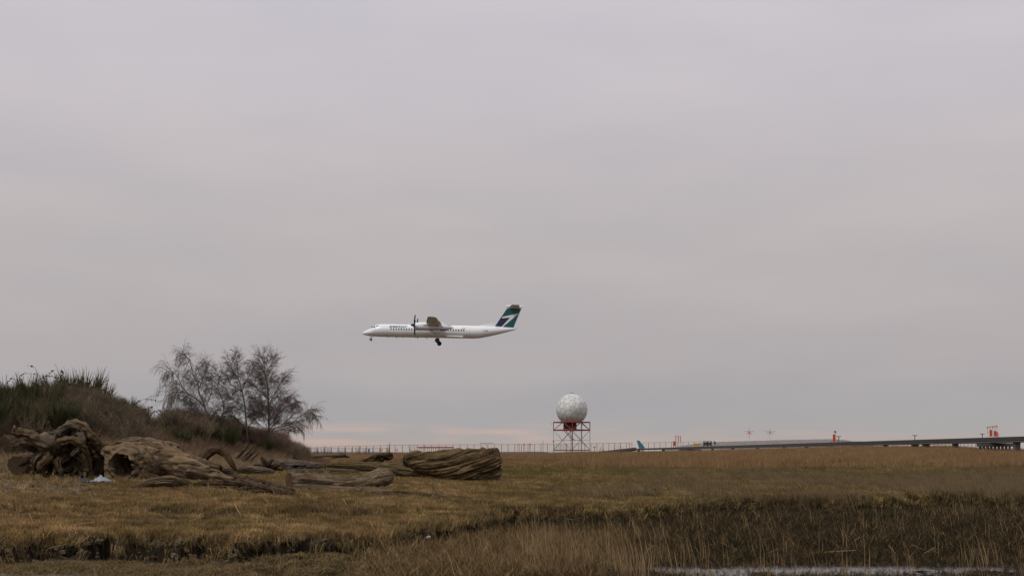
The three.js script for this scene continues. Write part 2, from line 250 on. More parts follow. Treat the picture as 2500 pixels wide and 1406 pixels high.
  for (const z of [-0.17, 0.17]) { const w = mesh('wheel', new THREE.LatheGeometry([[0.12, -0.08], [0.24, -0.09], [0.275, -0.04], [0.275, 0.04], [0.24, 0.09], [0.12, 0.08]].map(([a, b]) => new THREE.Vector2(a, b)), 24).rotateX(Math.PI / 2).translate(-0.05, -0.8, z), rubber, ng); mesh('rim', new THREE.CylinderGeometry(0.13, 0.13, 0.12, 16).rotateX(Math.PI / 2).translate(-0.05, -0.8, z), grey, w); }
  mesh('gear_door', box(0.9, 0.3, 0.02, 0.1, -0.1, 0.3), white, ng);
  // fin with its painted fields
  const poly = (pts, depth, bevel = 0) => { const s = new THREE.Shape(pts.map(([a, b]) => new THREE.Vector2(a, b))); const g = new THREE.ExtrudeGeometry(s, { depth, bevelEnabled: bevel > 0, bevelSize: bevel, bevelThickness: bevel, bevelSegments: 2, steps: 1 }); return g.translate(0, 0, -depth / 2); };
  const z8 = (X, Y) => pl(1080 + X / 11.364, 730 + Y / 11.364);
  const fin = mesh('fin', poly([z8(1430, 800), z8(1790, 245), z8(2190, 245), z8(1965, 830)], 0.2, 0.02), white, plane);
  mesh('dorsal_fin', poly([pl(1157, 797.5), pl(1212, 786), pl(1224, 801), pl(1160, 799.5)], 0.14, 0.02), white, plane);
  const sheets = { navy: [[1455, 757], [1787, 252], [1800, 262], [1665, 490], [1635, 535], [1870, 515], [1640, 772]], teal_top: [[1800, 252], [2183, 258], [2118, 397], [1665, 490], [1800, 262]], teal_low: [[2118, 397], [1970, 797], [1670, 778]] };
  for (const z of [0.128, -0.128]) for (const [k, pts] of Object.entries(sheets)) { const g = new THREE.ShapeGeometry(new THREE.Shape(pts.map((q) => new THREE.Vector2(...z8(...q))))); g.translate(0, 0, z); if (k === 'teal_top') g.translate(0, 0, Math.sign(z) * 0.003); mesh('fin_marking', g, k === 'navy' ? navy : teal, fin); }
  mesh('tail_fairing', loft([[29.15, 5.42, 5.36, 0.03], [29.5, 5.58, 5.2, 0.16], [30.2, 5.66, 5.1, 0.22], [31.6, 5.66, 5.1, 0.2], [32.5, 5.6, 5.2, 0.12], [32.9, 5.5, 5.36, 0.04]], 20), white, plane);
  // belly box, aerials
  mesh('belly_fairing', loft([[16.9, -0.88, -0.92, 0.1, 1.0], [17.6, -0.86, -1.22, 0.16, 0.98], [20.6, -0.86, -1.22, 0.16, 0.98], [20.7, -0.9, -1.2, 0.12, 0.98]], 4), white, plane);
  for (const [s, l] of [[5.3, 0.16], [6.9, 0.34], [10.8, 0.12], [13.1, 0.32], [8.2, 0.1]]) mesh('antenna', poly([[s - 0.1, -1.28], [s + 0.12, -1.28], [s + 0.12 + l * 0.7, -1.3 - l], [s + 0.04 + l * 0.7, -1.3 - l]], 0.04), grey, plane);
  for (const [s, l] of [[9.4, 0.22], [6.2, 0.12]]) mesh('antenna', poly([[s - 0.14, 1.28], [s + 0.14, 1.28], [s + 0.2, 1.3 + l], [s + 0.1, 1.3 + l]], 0.04), white, plane);
  mesh('tail_light', box(0.08, 0.2, 0.08, 31.5, 0.88, 0), dark, plane);
}
// ------------------------------------------------------------------ radar dome on its tower
{
  const D = 400, c = at(1396, 1000, D), S = D / F;
  const tower = thing('radar_dome_tower', 'white panelled radar dome on a red topped lattice tower behind the fence', 'radar tower', V(c.x, 0, -D));
  const red = mat([0.25, 0.035, 0.035], 0.6), redDark = mat([0.13, 0.018, 0.028], 0.7), paleSteel = mat([0.45, 0.46, 0.45], 0.6), rust = mat([0.17, 0.07, 0.05], 0.8), dkSteel = mat([0.11, 0.095, 0.085], 0.8);
  const R = 38.5 * S, cy = c.y, rr = rngOf(5), yB = at(0, 1031, D).y, yM = at(0, 1050, D).y, yL = at(0, 1099, D).y;
  // hexagon and pentagon panels: the dual of a subdivided icosahedron
  const ico = new THREE.IcosahedronGeometry(1, 2), P = ico.attributes.position, key = (v) => [v.x, v.y, v.z].map((q) => Math.round(q * 1000)).join();
  const tilt = new THREE.Quaternion().setFromEuler(new THREE.Euler(0.35, 0.5, 0.22)), cells = new Map();
  for (let i = 0; i < P.count; i += 3) {
    const t = [0, 1, 2].map((k) => V().fromBufferAttribute(P, i + k)), m = t[0].clone().add(t[1]).add(t[2]).normalize();
    for (const v of t) { const k = key(v); if (!cells.has(k)) cells.set(k, { v: v.clone(), f: [] }); cells.get(k).f.push(m); }
  }
  const tones = [[0.66, 0.67, 0.67], [0.64, 0.65, 0.64], [0.68, 0.69, 0.69], [0.61, 0.62, 0.6], [0.54, 0.55, 0.52]];
  const mats = tones.map((t) => {
    const n = 128, d = new Uint8Array(n * n * 4);                    // grimy gelcoat: run-off streaks and lichen specks
    for (let y = 0; y < n; y++) for (let x = 0; x < n; x++) { const st = 0.5 + 0.5 * n2(x * 0.13 + t[0] * 90, y * 0.012), sp = n2(x * 0.2, y * 0.2 + t[1] * 50), k = 1 - 0.2 * sm(0.5, 1, st) - 0.12 * sm(0.3, 0.9, sp), o = (y * n + x) * 4; d[o] = 255 * k; d[o + 1] = 255 * k; d[o + 2] = 252 * k; d[o + 3] = 255; }
    const tx = new THREE.DataTexture(d, n, n); tx.colorSpace = THREE.SRGBColorSpace; tx.wrapS = tx.wrapT = THREE.RepeatWrapping; tx.magFilter = THREE.LinearFilter; tx.needsUpdate = true;
    return mat(t, 0.45, { map: tx });
  });
  const seam = mat([0.33, 0.33, 0.32], 0.8);
  const dome = mesh('dome_core', new THREE.SphereGeometry(R * 0.985, 48, 32, 0, Math.PI * 2, 0, Math.acos(-0.77)).translate(0, cy, 0), seam, tower);
  for (const { v, f } of cells.values()) {
    const n = v.clone().applyQuaternion(tilt); if (n.y < -0.8) continue;
    const up = Math.abs(n.y) > 0.95 ? V(1, 0, 0) : V(0, 1, 0), e1 = up.clone().cross(n).normalize(), e2 = n.clone().cross(e1);
    const pts = f.map((m) => m.clone().applyQuaternion(tilt)).map((m) => { const q = m.clone().sub(n); return { m, a: Math.atan2(q.dot(e2), q.dot(e1)) }; }).sort((p, q) => p.a - q.a).map((o) => o.m);
    const pos = [], uv = [], idx = [], rings = [0, 0.5, 0.955], N = pts.length;
    for (const k of rings) for (let i = 0; i < N; i++) for (const h of [0, 0.5]) { const q = n.clone().lerp(pts[i].clone().lerp(pts[(i + 1) % N], h), k).normalize().multiplyScalar(R); q.y = Math.max(q.y, yB + 0.05 - cy); pos.push(q.x, q.y + cy, q.z); uv.push(q.x * 0.35, q.y * 0.35); }
    for (let i = 0; i < N; i++) { const q = n.clone().lerp(pts[i], 0.975).normalize().multiplyScalar(R * 0.984); }
    const M = N * 2; for (let j = 0; j < 2; j++) for (let i = 0; i < M; i++) { const a = j * M + i, b = j * M + (i + 1) % M; idx.push(a, a + M, b, b, a + M, b + M); }
    const g = new THREE.BufferGeometry(); g.setAttribute('position', new THREE.Float32BufferAttribute(pos, 3)); g.setAttribute('uv', new THREE.Float32BufferAttribute(uv, 2)); g.setIndex(idx); g.computeVertexNormals();
    mesh('panel', g, mats[Math.floor(rr() ** 1.4 * 4.99)], dome);
  }
  mesh('lightning_rod', merge([beam(V(-0.55, cy + R + 0.12, 0), V(0.6, cy + R + 0.12, 0), 0.1), beam(V(0, cy + R - 0.1, 0), V(0, cy + R + 0.5, 0), 0.05)]), dkSteel, tower);
  const h = 44.5 * S, K = [V(0, 0, h), V(h, 0, 0), V(0, 0, -h), V(-h, 0, 0)], lvl = (k, y) => V(K[k].x, y, K[k].z);
  mesh('deck', new THREE.CylinderGeometry(h * 0.97, h * 0.97, 0.14, 4).translate(0, yB - 0.1, 0), redDark, tower);
  mesh('equipment_room', box(3.3, 1.75, 3.3, -0.45, yB - 1.15, 0), redDark, tower);
  for (let k = 0; k < 4; k++) {
    const q = (k + 1) % 4, y0 = -0.5;
    mesh('platform_rail', beam(lvl(k, yB), lvl(q, yB), 0.26, 0.22), red, tower);
    mesh('platform_beam', beam(lvl(k, yM), lvl(q, yM), 0.22, 0.28), red, tower);
    mesh('corner_post', beam(lvl(k, yM), lvl(k, yB), 0.2), red, tower);
    const leg = mesh('leg', beam(lvl(k, y0), lvl(k, yM), k === 0 ? 0.24 : 0.16), k === 0 ? rust : paleSteel, tower);
    const mid = K[k].clone().add(K[q]).multiplyScalar(0.5);
    mesh('brace', beam(lvl(k, yM), V(mid.x, yB, mid.z), 0.12), rust, tower); mesh('brace', beam(lvl(q, yM), V(mid.x, yB, mid.z), 0.12), rust, tower);
    const ym = (yM + yL) / 2;
    mesh('brace', beam(lvl(k, yM), lvl(q, yL), 0.08), k < 2 ? dkSteel : paleSteel, tower); mesh('brace', beam(lvl(q, yM), lvl(k, yL), 0.08), k % 2 ? rust : paleSteel, tower);
    mesh('girt', beam(lvl(k, ym), lvl(q, ym), 0.06), paleSteel, tower); mesh('base_rail', beam(lvl(k, yL), lvl(q, yL), 0.16), dkSteel, tower);
  }
  mesh('cable_pipe', beam(V(2.5, -0.5, 0.6), V(2.5, yB - 0.2, 0.6), 0.3, 0.3, 10), paleSteel, tower);
  const st = []; for (const o of [0, 0.5]) st.push(beam(V(-2.2 + o, yM, 1.6), V(0.2 + o, yM - 2.7, 1.9), 0.14));
  mesh('stair_rail', merge(st), dkSteel, tower);
  const w = []; for (let k = 0; k < 8; k++) w.push(beam(V(-4.4 + k * 0.45, 1, 1.2), V(-4.4 + k * 0.45, yL + 1.4 + 0.3 * rr(), 1.2), 0.08)); mesh('cable_rack', merge(w), dkSteel, tower);
  mesh('side_antenna', merge([beam(V(-h, yB - 0.35, 0), V(-h - 0.75, yB - 0.35, 0), 0.05), beam(V(-h - 0.6, yB + 0.1, 0), V(-h - 0.6, yB - 0.8, 0), 0.07)]), paleSteel, tower);
  mesh('horn', new THREE.SphereGeometry(0.2, 12, 8).translate(-h, (yM + yL) / 2 - 0.3, 0.12), dkSteel, tower);
}
// ------------------------------------------------------------------ chain link fences
{
  const galv = mat([0.085, 0.083, 0.08], 0.6, { metalness: 0.2 }), wireM = mat([0.12, 0.12, 0.118], 0.6);
  const postGeo = new THREE.CylinderGeometry(0.055, 0.055, 1, 7).translate(0, -0.5, 0);
  function fence(label, line, D, spacing, tall, px0, px1, thick = 1) {
    const f = thing('chain_link_fence', label, 'fence', null, 'airfield fences'), tops = [];
    for (let px = px0; px <= px1; px += lerpTable(spacing, px)) {
      const p = at(px, lerpTable(line, px), D); tops.push(p);
      const m = mesh('post', postGeo, galv, f); m.position.copy(p); m.scale.set(thick, tall, thick);
    }
    for (let k = 0; k < tops.length - 1; k++) mesh('top_rail', beam(tops[k], tops[k + 1], 0.06 * thick, 0.06 * thick, 5), galv, f);
    const wires = [];
    for (let k = 0; k < tops.length - 1; k++) for (let j = 0; j < 5; j++) for (const s of [1, -1]) { const a = tops[k].clone().lerp(tops[k + 1], j / 5), b = tops[k].clone().lerp(tops[k + 1], j / 5); a.z -= 0.02; b.z -= 0.02; b.y -= tall * 0.95; b.x += s * tall * 0.9; if (b.x < tops[0].x || b.x > tops[tops.length - 1].x) continue; wires.push(beam(a, b, 0.008)); }
    const w = mesh('wire_mesh', merge(wires), wireM, f); w.userData.kind = 'stuff';
    return f;
  }
  fence('long grey chain link fence running behind the driftwood and under the radar dome', [[740, 1094], [820, 1090], [960, 1086.5], [1350, 1084], [1760, 1077.5], [2100, 1078], [2500, 1079]], 376, [[740, 16.5], [1000, 18], [1350, 15.5], [1700, 12.5], [2000, 9.5], [2500, 9]], 3, 742, 1556);
  fence('far stretch of chain link fence showing above the trestle beside the orange lamp posts', [[1560, 1081], [1760, 1077.5]], 905, [[1560, 14]], 6, 1570, 1750, 2);
  fence('stretch of chain link fence seen under the trestle at the right', [[2000, 1077.5], [2500, 1079]], 420, [[2000, 9.5], [2500, 9]], 3, 2030, 2470);
  fence('lower far chain link fence beside the bare trees, left of the radar dome', [[700, 1095], [960, 1094]], 440, [[700, 17]], 3, 705, 952);
}
// ------------------------------------------------------------------ approach light trestle
const TRX = (d) => (1209 - 1250) / F * d + 79.8, TRD = (px) => 79.8 * F / (px - 1209), DECK = EYE + 2.5;
{
  const wood = mat([0.05, 0.042, 0.037], 0.9), conc = mat([0.19, 0.18, 0.17], 0.9), darkc = mat([0.07, 0.065, 0.06], 0.95), rail = mat([0.13, 0.12, 0.115], 0.7);
  const t = thing('light_trestle', 'long dark raised trestle on concrete piers crossing the marsh into the distance', 'trestle', V(0, 0, 0));
  const far = 880, nearD = 205, dl = []; for (let d = nearD; d < far; d += 12) dl.push(d);
  for (let k = 0; k < dl.length; k++) { const d0 = dl[k] + 0.03, d1 = Math.min(far, dl[k] + 12) - 0.03; mesh('deck_beam', beam(V(TRX(d0), DECK - 0.3, -d0), V(TRX(d1), DECK - 0.3, -d1), 1.9, 0.6), wood, t); mesh('pipe', beam(V(TRX(d0) - 1.05, DECK - 0.78, -d0), V(TRX(d1) - 1.05, DECK - 0.78, -d1), 0.14, 0.14, 8), rail, t); mesh('stringer', beam(V(TRX(d0), DECK - 0.76, -d0), V(TRX(d1), DECK - 0.76, -d1), 1.3, 0.3), darkc, t); }
  // ramp where it comes down at its far end
  mesh('ramp', beam(V(TRX(far), DECK - 0.25, -far), V(TRX(far) - 27, EYE - 0.9, -far - 8), 1.3, 2.4), wood, t);
  const pier = (px, wide = 1.6) => { const d = TRD(px), x = TRX(d), g = height(x, d); mesh('pier', box(wide, DECK - 0.9 - g + 0.6, 1.2, x, (DECK - 0.9 + g - 0.6) / 2, -d), conc, t); };
  for (const px of [2484, 2334, 2163, 2090, 2030, 1970, 1915, 1850, 1790, 1740]) pier(px, 0.8);
  for (const px of [2262, 2235]) pier(px, 1.15);
  for (const [px, w] of [[2431, 5.2], [1686, 9]]) {
    const d = TRD(px), x = TRX(d), g = Math.min(height(x, d), EYE);
    mesh('pile_cap', box(w, 0.55, 2.4, x, DECK - 1.2, -d), darkc, t);
    for (let k = 0; k < 8; k++) for (const z of [-0.8, 0.8]) mesh('pile', new THREE.CylinderGeometry(0.17, 0.17, DECK - 1.2 - g + 1, 10).translate(x - w * 0.4 + w * 0.8 * k / 7, (DECK - 1.2 + g - 1) / 2, -d + z), conc, t);
  }
  for (const px of [1538, 1560, 1620]) { const d = TRD(px), x = TRX(d); mesh('pier', box(1.4, 3.5, 1.6, x, DECK - 2.2, -d), darkc, t); }
}
// ------------------------------------------------------------------ lamps and aerials of the airfield
{
  const orange = mat([0.55, 0.09, 0.015], 0.55), redO = mat([0.5, 0.045, 0.02], 0.55), yellow = mat([0.5, 0.3, 0.03], 0.55), pale = mat([0.5, 0.47, 0.44], 0.6), dk = mat([0.06, 0.05, 0.048], 0.8), rusty = mat([0.32, 0.06, 0.04], 0.7), steelG = mat([0.25, 0.24, 0.23], 0.6);
  const R = (px, row, d) => at(px, row, d);
  // standing on the trestle
  const onDeck = (px) => { const d = TRD(px); return { d, x: TRX(d), s: d / F, y: DECK }; };
  const tLamp = (px, tall, label) => { const o = onDeck(px), k = o.s, g = thing('tee_lamp', label, 'lamp', V(o.x, DECK, -o.d), 'tee lamps on the trestle'); mesh('pole', beam(V(0, 0, 0), V(0, tall * k, 0), 2 * k, 2 * k, 8), dk, g); mesh('crossbar', box(11 * k, 1.3 * k, 0.2, 0, tall * k, 0), dk, g); for (const x of [-5, 0, 5]) mesh('lamp_head', new THREE.CylinderGeometry(0.8 * k, 0.5 * k, 1.4 * k, 8).translate(x * k, tall * k + 0.7 * k, 0), steelG, g); };
  tLamp(2235, 10.5, 'dark tee shaped lamp on the trestle above the paired piers'); tLamp(2400, 9, 'dark tee shaped lamp on the trestle just left of the large orange light frame'); tLamp(2049, 14, 'small tee shaped lamp right beside the red panel on the trestle');
  {
    const o = onDeck(2424), k = o.s, g = thing('lamp_gantry', 'large orange light frame with red panels on the trestle at the right edge', 'light frame', V(o.x, DECK, -o.d)), q = (px, row) => V((px - 2424) * k, (1066.5 - row) * k, 0);
    for (const [a, t] of [[2413, 1042], [2419, 1041], [2426, 1040], [2431, 1039.5], [2436, 1038.5]]) mesh('post', beam(q(a, 1067), q(a, t), 1.0 * k), pale, g);
    mesh('top_bar', beam(q(2410, 1041.5), q(2437, 1038), 1.6 * k), yellow, g);
    for (const a of [2412, 2418, 2424, 2430, 2435]) mesh('lamp_head', new THREE.ConeGeometry(1.7 * k, 3 * k, 10).rotateX(Math.PI).translate((a - 2424) * k, (1066.5 - (1043.5 - (a - 2410) * 0.12)) * k, 0.15), yellow, g);
    for (const [a, b, t] of [[2417, 2423, 1048], [2427.5, 2433, 1050.5], [2433.6, 2437, 1053]]) mesh('panel', box((b - a) * k, (1064 - t) * k, 0.08, ((a + b) / 2 - 2424) * k, (1066.5 - (t + 1064) / 2) * k, 0.2), redO, g);
    mesh('side_rail', merge([beam(q(2440, 1067), q(2440, 1056), 0.6 * k), beam(q(2413, 1056), q(2418, 1052), 0.6 * k)]), dk, g);
  }
  {
    const o = onDeck(2039), k = o.s, g = thing('marker_board', 'red panel with a yellow lamp pole on the trestle before the gravel mound', 'light panel', V(o.x, DECK, -o.d)), q = (px, row) => V((px - 2039) * k, (1079 - row) * k, 0);
    mesh('panel', box(6 * k, 18 * k, 0.1, -1.5 * k, 10.5 * k, 0), redO, g); mesh('lamp_pole', beam(q(2042, 1079), q(2042, 1051), 1 * k), yellow, g); mesh('lamp_head', box(4.5 * k, 3.6 * k, 0.3, 1.2 * k, 26 * k, 0), dk, g);
    mesh('lamp_post', beam(q(2039.5, 1079), q(2039.5, 1054), 0.8 * k), pale, g);
  }
  [[1651, 1063, 'tallest and leftmost of the three orange lamp posts beside the orange box'], [1657, 1064, 'middle one of the three orange lamp posts beside the orange box'], [1662, 1065, 'rightmost of the three orange lamp posts beside the orange box']].forEach(([px, top, label]) => {
    const o = onDeck(px), k = o.s, H = (1092 - top) * k, g = thing('lamp_post', label, 'lamp post', V(o.x, DECK, -o.d), 'orange lamp posts on the trestle');
    mesh('post', beam(V(0, 0, 0), V(0, H * 0.5, 0), 1.5 * k), pale, g); mesh('upper_post', beam(V(0, H * 0.5, 0), V(-0.5 * k, H - 2 * k, 0), 1.5 * k), redO, g); mesh('lamp_head', new THREE.CylinderGeometry(1.8 * k, 1 * k, 2.6 * k, 10).translate(-0.6 * k, H - 1.2 * k, 0), yellow, g);
  });
  { const o = onDeck(1647), k = o.s, g = thing('orange_box', 'orange equipment box at the foot of the three lamp posts on the trestle', 'box', V(o.x, DECK, -o.d)); mesh('cabinet', box(5.5 * k, 11 * k, 1.6, 0, 9.5 * k, 0), redO, g); for (const x of [-2, 2]) mesh('leg', box(1 * k, 5 * k, 0.3, x * k, 2.2 * k, 0), orange, g); }
  { const o = onDeck(1702), k = o.s, g = thing('yellow_box', 'small yellow equipment box on the trestle right of the orange lamp posts', 'box', V(o.x, DECK, -o.d)); mesh('cabinet', box(12 * k, 6.5 * k, 1.6, 0, 4 * k, 0), yellow, g); mesh('lid', box(12.8 * k, 0.7 * k, 1.8, 0, 7.5 * k, 0), yellow, g); }
  // gate and board beyond, on the gravel mound's foot
  { const d = 830, k = d / F, p = R(1728, 1089, d), g = thing('shelter_frame', 'grey open gate frame at the left foot of the gravel mound', 'shelter', p); for (const x of [-9, 0, 9]) mesh('post', box(2.4 * k, 12 * k, 0.4, x * k, 5 * k, 0), dk, g); mesh('roof', box(21 * k, 1.6 * k, 1.8, 0, 11.2 * k, 0), dk, g); mesh('back_panel', box(19 * k, 8 * k, 0.1, 0, 5 * k, -0.6), steelG, g); }
  { const d = 830, k = d / F, p = R(1746, 1086, d), g = thing('signboard', 'small dark wedge board right of the open gate frame', 'board', p), s = new THREE.Shape([[-2, 1], [-2, 10], [3, 6], [3, 2]].map(([a, b]) => new THREE.Vector2(a * k, b * k))); mesh('board', new THREE.ExtrudeGeometry(s, { depth: 0.1, bevelEnabled: false }), dk, g); mesh('post', box(0.7 * k, 6 * k, 0.1, -1.5 * k, 0, 0), dk, g); }
  // two aerials on the mound
  const aerial = (px, top, foot, w, label, m) => { const d = 900, k = d / F, g = thing('mast_antenna', label, 'antenna', R(px, foot, d), 'antennas on the mound'), H = (foot - top) * k; mesh('mast', beam(V(0, -0.6, 0), V(0, H, 0), 1.3 * k, 1.0 * k, 8), pale, g); mesh('upper_bar', box(w * k, 0.6 * k, 0.06, 0, H * 0.72, 0), m, g); mesh('lower_bar', box(w * 0.7 * k, 0.8 * k, 0.06, 0, H * 0.58, 0), m, g); const e = []; for (let j = 0; j < 7; j++) e.push(box(0.4 * k, 2.5 * k, 0.05, (j / 6 - 0.5) * w * k, H * 0.72, 0.05)); mesh('element', merge(e), m, g); for (const s of [-1, 1]) mesh('stay', beam(V(s * w * 0.3 * k, H * 0.58, 0), V(0, H * 0.38, 0), 0.5 * k), m, g); mesh('head', box(4 * k, 5 * k, 0.2, 0, H * 0.65, 0), m, g); };
  aerial(1830, 1044, 1077, 21, 'red and white mast antenna on the mound, left of the pair', redO); aerial(1881, 1045, 1075, 26, 'grey mast antenna on the mound, right of the pair', steelG);
  // red localizer row and lamps left of the dome
  {
    const d = 452, k = d / F, g = thing('antenna_array', 'long red antenna row on many thin posts beyond the fence', 'antenna array', R(1063, 1106, d));
    mesh('top_bar', box(88 * k, 2.6 * k, 0.6, 0, 14 * k, 0), rusty, g); mesh('front_bar', box(84 * k, 0.7 * k, 0.2, 0, 11.6 * k, 0.5), rusty, g);
    for (let j = 0; j < 17; j++) mesh('post', box(1.0 * k, 14 * k, 0.12, (-40 + j * 5.05) * k, 6 * k, (j % 2) * 0.5), j % 3 ? rusty : pale, g);
    mesh('cabinet', box(8 * k, 6.5 * k, 0.8, 20 * k, 6 * k, 0.4), mat([0.16, 0.13, 0.09], 0.8), g); mesh('mast', beam(V(-29 * k, 13 * k, 0), V(-29 * k, 24 * k, 0), 0.5 * k), dk, g);
  }
  { const d = 440, k = d / F, g = thing('tee_lamp', 'wide thin tee bar of lamps above the largest log', 'lamp', R(1188, 1104, d)); mesh('pole', beam(V(0, 0, 0), V(0, 21 * k, 0), 1.1 * k), pale, g); mesh('crossbar', box(32 * k, 0.7 * k, 0.1, 0, 21.6 * k, 0), dk, g); for (let j = 0; j < 7; j++) mesh('lamp_head', box(1.5 * k, 1.6 * k, 0.15, (-15 + j * 5) * k, 22.2 * k, 0), dk, g); }
  for (const [px, row, label, boxy] of [[930, 1097, 'low twin post orange lamp frame behind the fence, leftmost of three', 0], [947, 1094, 'yellow boxed lamp frame beside the fence corner post', 1], [967, 1097, 'low twin post orange lamp frame right of the fence corner post', 0]]) {
    const d = 445, k = d / F, g = thing('low_lamp_stand', label, 'lamp frame', R(px, 1107, d), 'lamp frames left of the red antenna row'), H = (1107 - row) * k;
    for (const x of [-2.5, 2.5]) mesh('post', box(1.1 * k, H, 0.12, x * k, H / 2, 0), boxy ? yellow : orange, g);
    mesh('top_bar', box(8 * k, 0.9 * k, 0.12, 0, H - 1.5 * k, 0), orange, g); for (const x of [-3, 0, 3]) mesh('lamp_head', box(1.5 * k, 1.8 * k, 0.2, x * k, H, 0), orange, g);
    if (boxy) mesh('cabinet', box(6 * k, 5 * k, 0.5, 0, H * 0.5, 0.2), yellow, g);
  }
  { const d = 430, k = d / F, g = thing('grey_cabinet', 'small blue grey cabinet on a post behind the bramble, left of the lamp frames', 'cabinet', R(900, 1107, d)); mesh('cabinet', box(4.5 * k, 8 * k, 0.5, 0, 7.5 * k, 0), mat([0.17, 0.19, 0.22], 0.6), g); mesh('post', box(1 * k, 5 * k, 0.1, 0, 1.5 * k, 0), dk, g); }
  { const p = R(951, 1107, 374), k = 374 / F, g = thing('corner_post', 'taller dark fence corner post with angled arms near the yellow lamp frame', 'post', p); mesh('post', beam(V(0, 0, 0), V(0, 22.5 * k, 0), 1.8 * k), dk, g); for (const s of [-1, 1]) mesh('arm', beam(V(0, 22 * k, 0), V(s * 3 * k, 26 * k, 0), 0.6 * k), dk, g); }
  [[1266, 'leftmost of three orange topped twin posts between log and radar dome'], [1280, 'middle one of three orange topped twin posts between log and radar dome'], [1294, 'rightmost of three orange topped twin posts between log and radar dome']].forEach(([px, label], j) => {
    const d = 425, k = d / F, g = thing('twin_post_lamp', label, 'lamp', R(px, 1106, d), 'twin post lamps'); for (const x of [-1.6, 1.6]) mesh('post', box(0.9 * k, 20 * k, 0.1, x * k, 10 * k, 0), rusty, g); mesh('lamp_head', box(4.6 * k, 2.8 * k, 0.4, 0, 21 * k, 0), j ? orange : yellow, g); });
  { const g = thing('thin_mast', 'thin dark mast standing left of the radar dome', 'mast', R(1326, 1107, 430)); mesh('pole', beam(V(0, 0, 0), V(0, 31 * 430 / F, 0), 0.09), dk, g); mesh('foot_plate', box(0.4, 0.1, 0.4), dk, g); }
  { const d = 360, k = d / F, g = thing('tee_lamp', 'small tee shaped lamp on a post just right of the radar dome', 'lamp', R(1452, 1107, d)); mesh('pole', beam(V(0, 0, 0), V(0, 16 * k, 0), 1.2 * k), dk, g); mesh('crossbar', box(8 * k, 1 * k, 0.1, 0, 16 * k, 0), dk, g); mesh('lamp_head', box(2 * k, 2 * k, 0.2, 0, 14.5 * k, 0), dk, g); }
  { const d = 370, k = d / F, g = thing('bollard_lamp', 'dark slim post with a round lamp left of the teal tail fin', 'lamp', R(1537, 1112, d)); mesh('pole', beam(V(0, 0, 0), V(0, 27 * k, 0), 1 * k), dk, g); mesh('lamp_head', new THREE.SphereGeometry(1.3 * k, 10, 8).translate(0, 28 * k, 0), dk, g); mesh('plinth', box(8 * k, 8 * k, 0.8, -1 * k, 4 * k, 0), mat([0.17, 0.16, 0.15], 0.9), g); }
  // parked aircraft: only its tail shows over the trestle
  {
    const d = 980, k = d / F, g = thing('parked_airliner', 'teal tail fin of a parked aircraft showing above the trestle', 'airplane', R(1568, 1096, d)), s = new THREE.Shape([[-13, 20.5], [-7, 20.5], [7.5, 2], [-7, 1]].map(([a, b]) => new THREE.Vector2(a * k, b * k)));
    mesh('fin', new THREE.ExtrudeGeometry(s, { depth: 0.4, bevelEnabled: true, bevelSize: 0.05, bevelThickness: 0.05 }), mat([0.03, 0.16, 0.17], 0.4), g);
    mesh('fuselage', new THREE.CapsuleGeometry(1.7, 20, 8, 20).rotateZ(Math.PI / 2).translate(9, -1.5, 0), mat([0.6, 0.62, 0.62], 0.4), g); mesh('tailplane', box(1.8, 0.12, 9, -0.3, 0.2, 0), mat([0.5, 0.5, 0.5], 0.5), g);
  }
  // gravel mound and the dark low shore behind the fence
  const ridge = (name, label, cat, pts, d, depth, c, rough) => { const N = 160, M = 14, pos = [], idx = [], cl = []; for (let j = 0; j <= M; j++) for (let i = 0; i <= N; i++) { const px = mix(pts[0][0], pts[pts.length - 1][0], i / N), t = j / M, top = at(px, lerpTable(pts, px), d).y, prof = Math.sin(Math.PI * t) ** 0.7, x = (px - 1250) / F * d; pos.push(x, -0.4 + (top + 0.4 + rough * fbm(x * 0.3, t * 6)) * prof, -d + depth * (0.5 - t)); const v = 0.85 + 0.4 * fbm(x * 0.6, t * 9); cl.push(c[0] * v, c[1] * v, c[2] * v); } for (let j = 0; j < M; j++) for (let i = 0; i < N; i++) { const a = j * (N + 1) + i, b = a + N + 1; idx.push(a, a + 1, b, a + 1, b + 1, b); } const g = new THREE.BufferGeometry(); g.setAttribute('position', new THREE.Float32BufferAttribute(pos, 3)); g.setAttribute('color', new THREE.Float32BufferAttribute(cl, 3)); g.setIndex(idx); g.computeVertexNormals(); return tag(mesh(name, g, new THREE.MeshStandardMaterial({ vertexColors: true, roughness: 1 })), label, cat, null, 'structure'); };
  ridge('gravel_mound', 'low grey gravel mound behind the trestle', 'mound', [[1600, 1106], [1665, 1088], [1700, 1083], [1745, 1079], [1830, 1076.5], [1950, 1073.5], [2030, 1072], [2060, 1074], [2085, 1079], [2115, 1085], [2180, 1104]], 900, 110, [0.2, 0.18, 0.165], 0.25);
  ridge('far_shore', 'dark strip of far shore beyond the airfield', 'shore', [[-400, 1103.5], [600, 1103], [1000, 1104], [1330, 1102.5], [1338, 1104.5], [2600, 1104]], 620, 80, [0.07, 0.065, 0.06], 0.1);
}
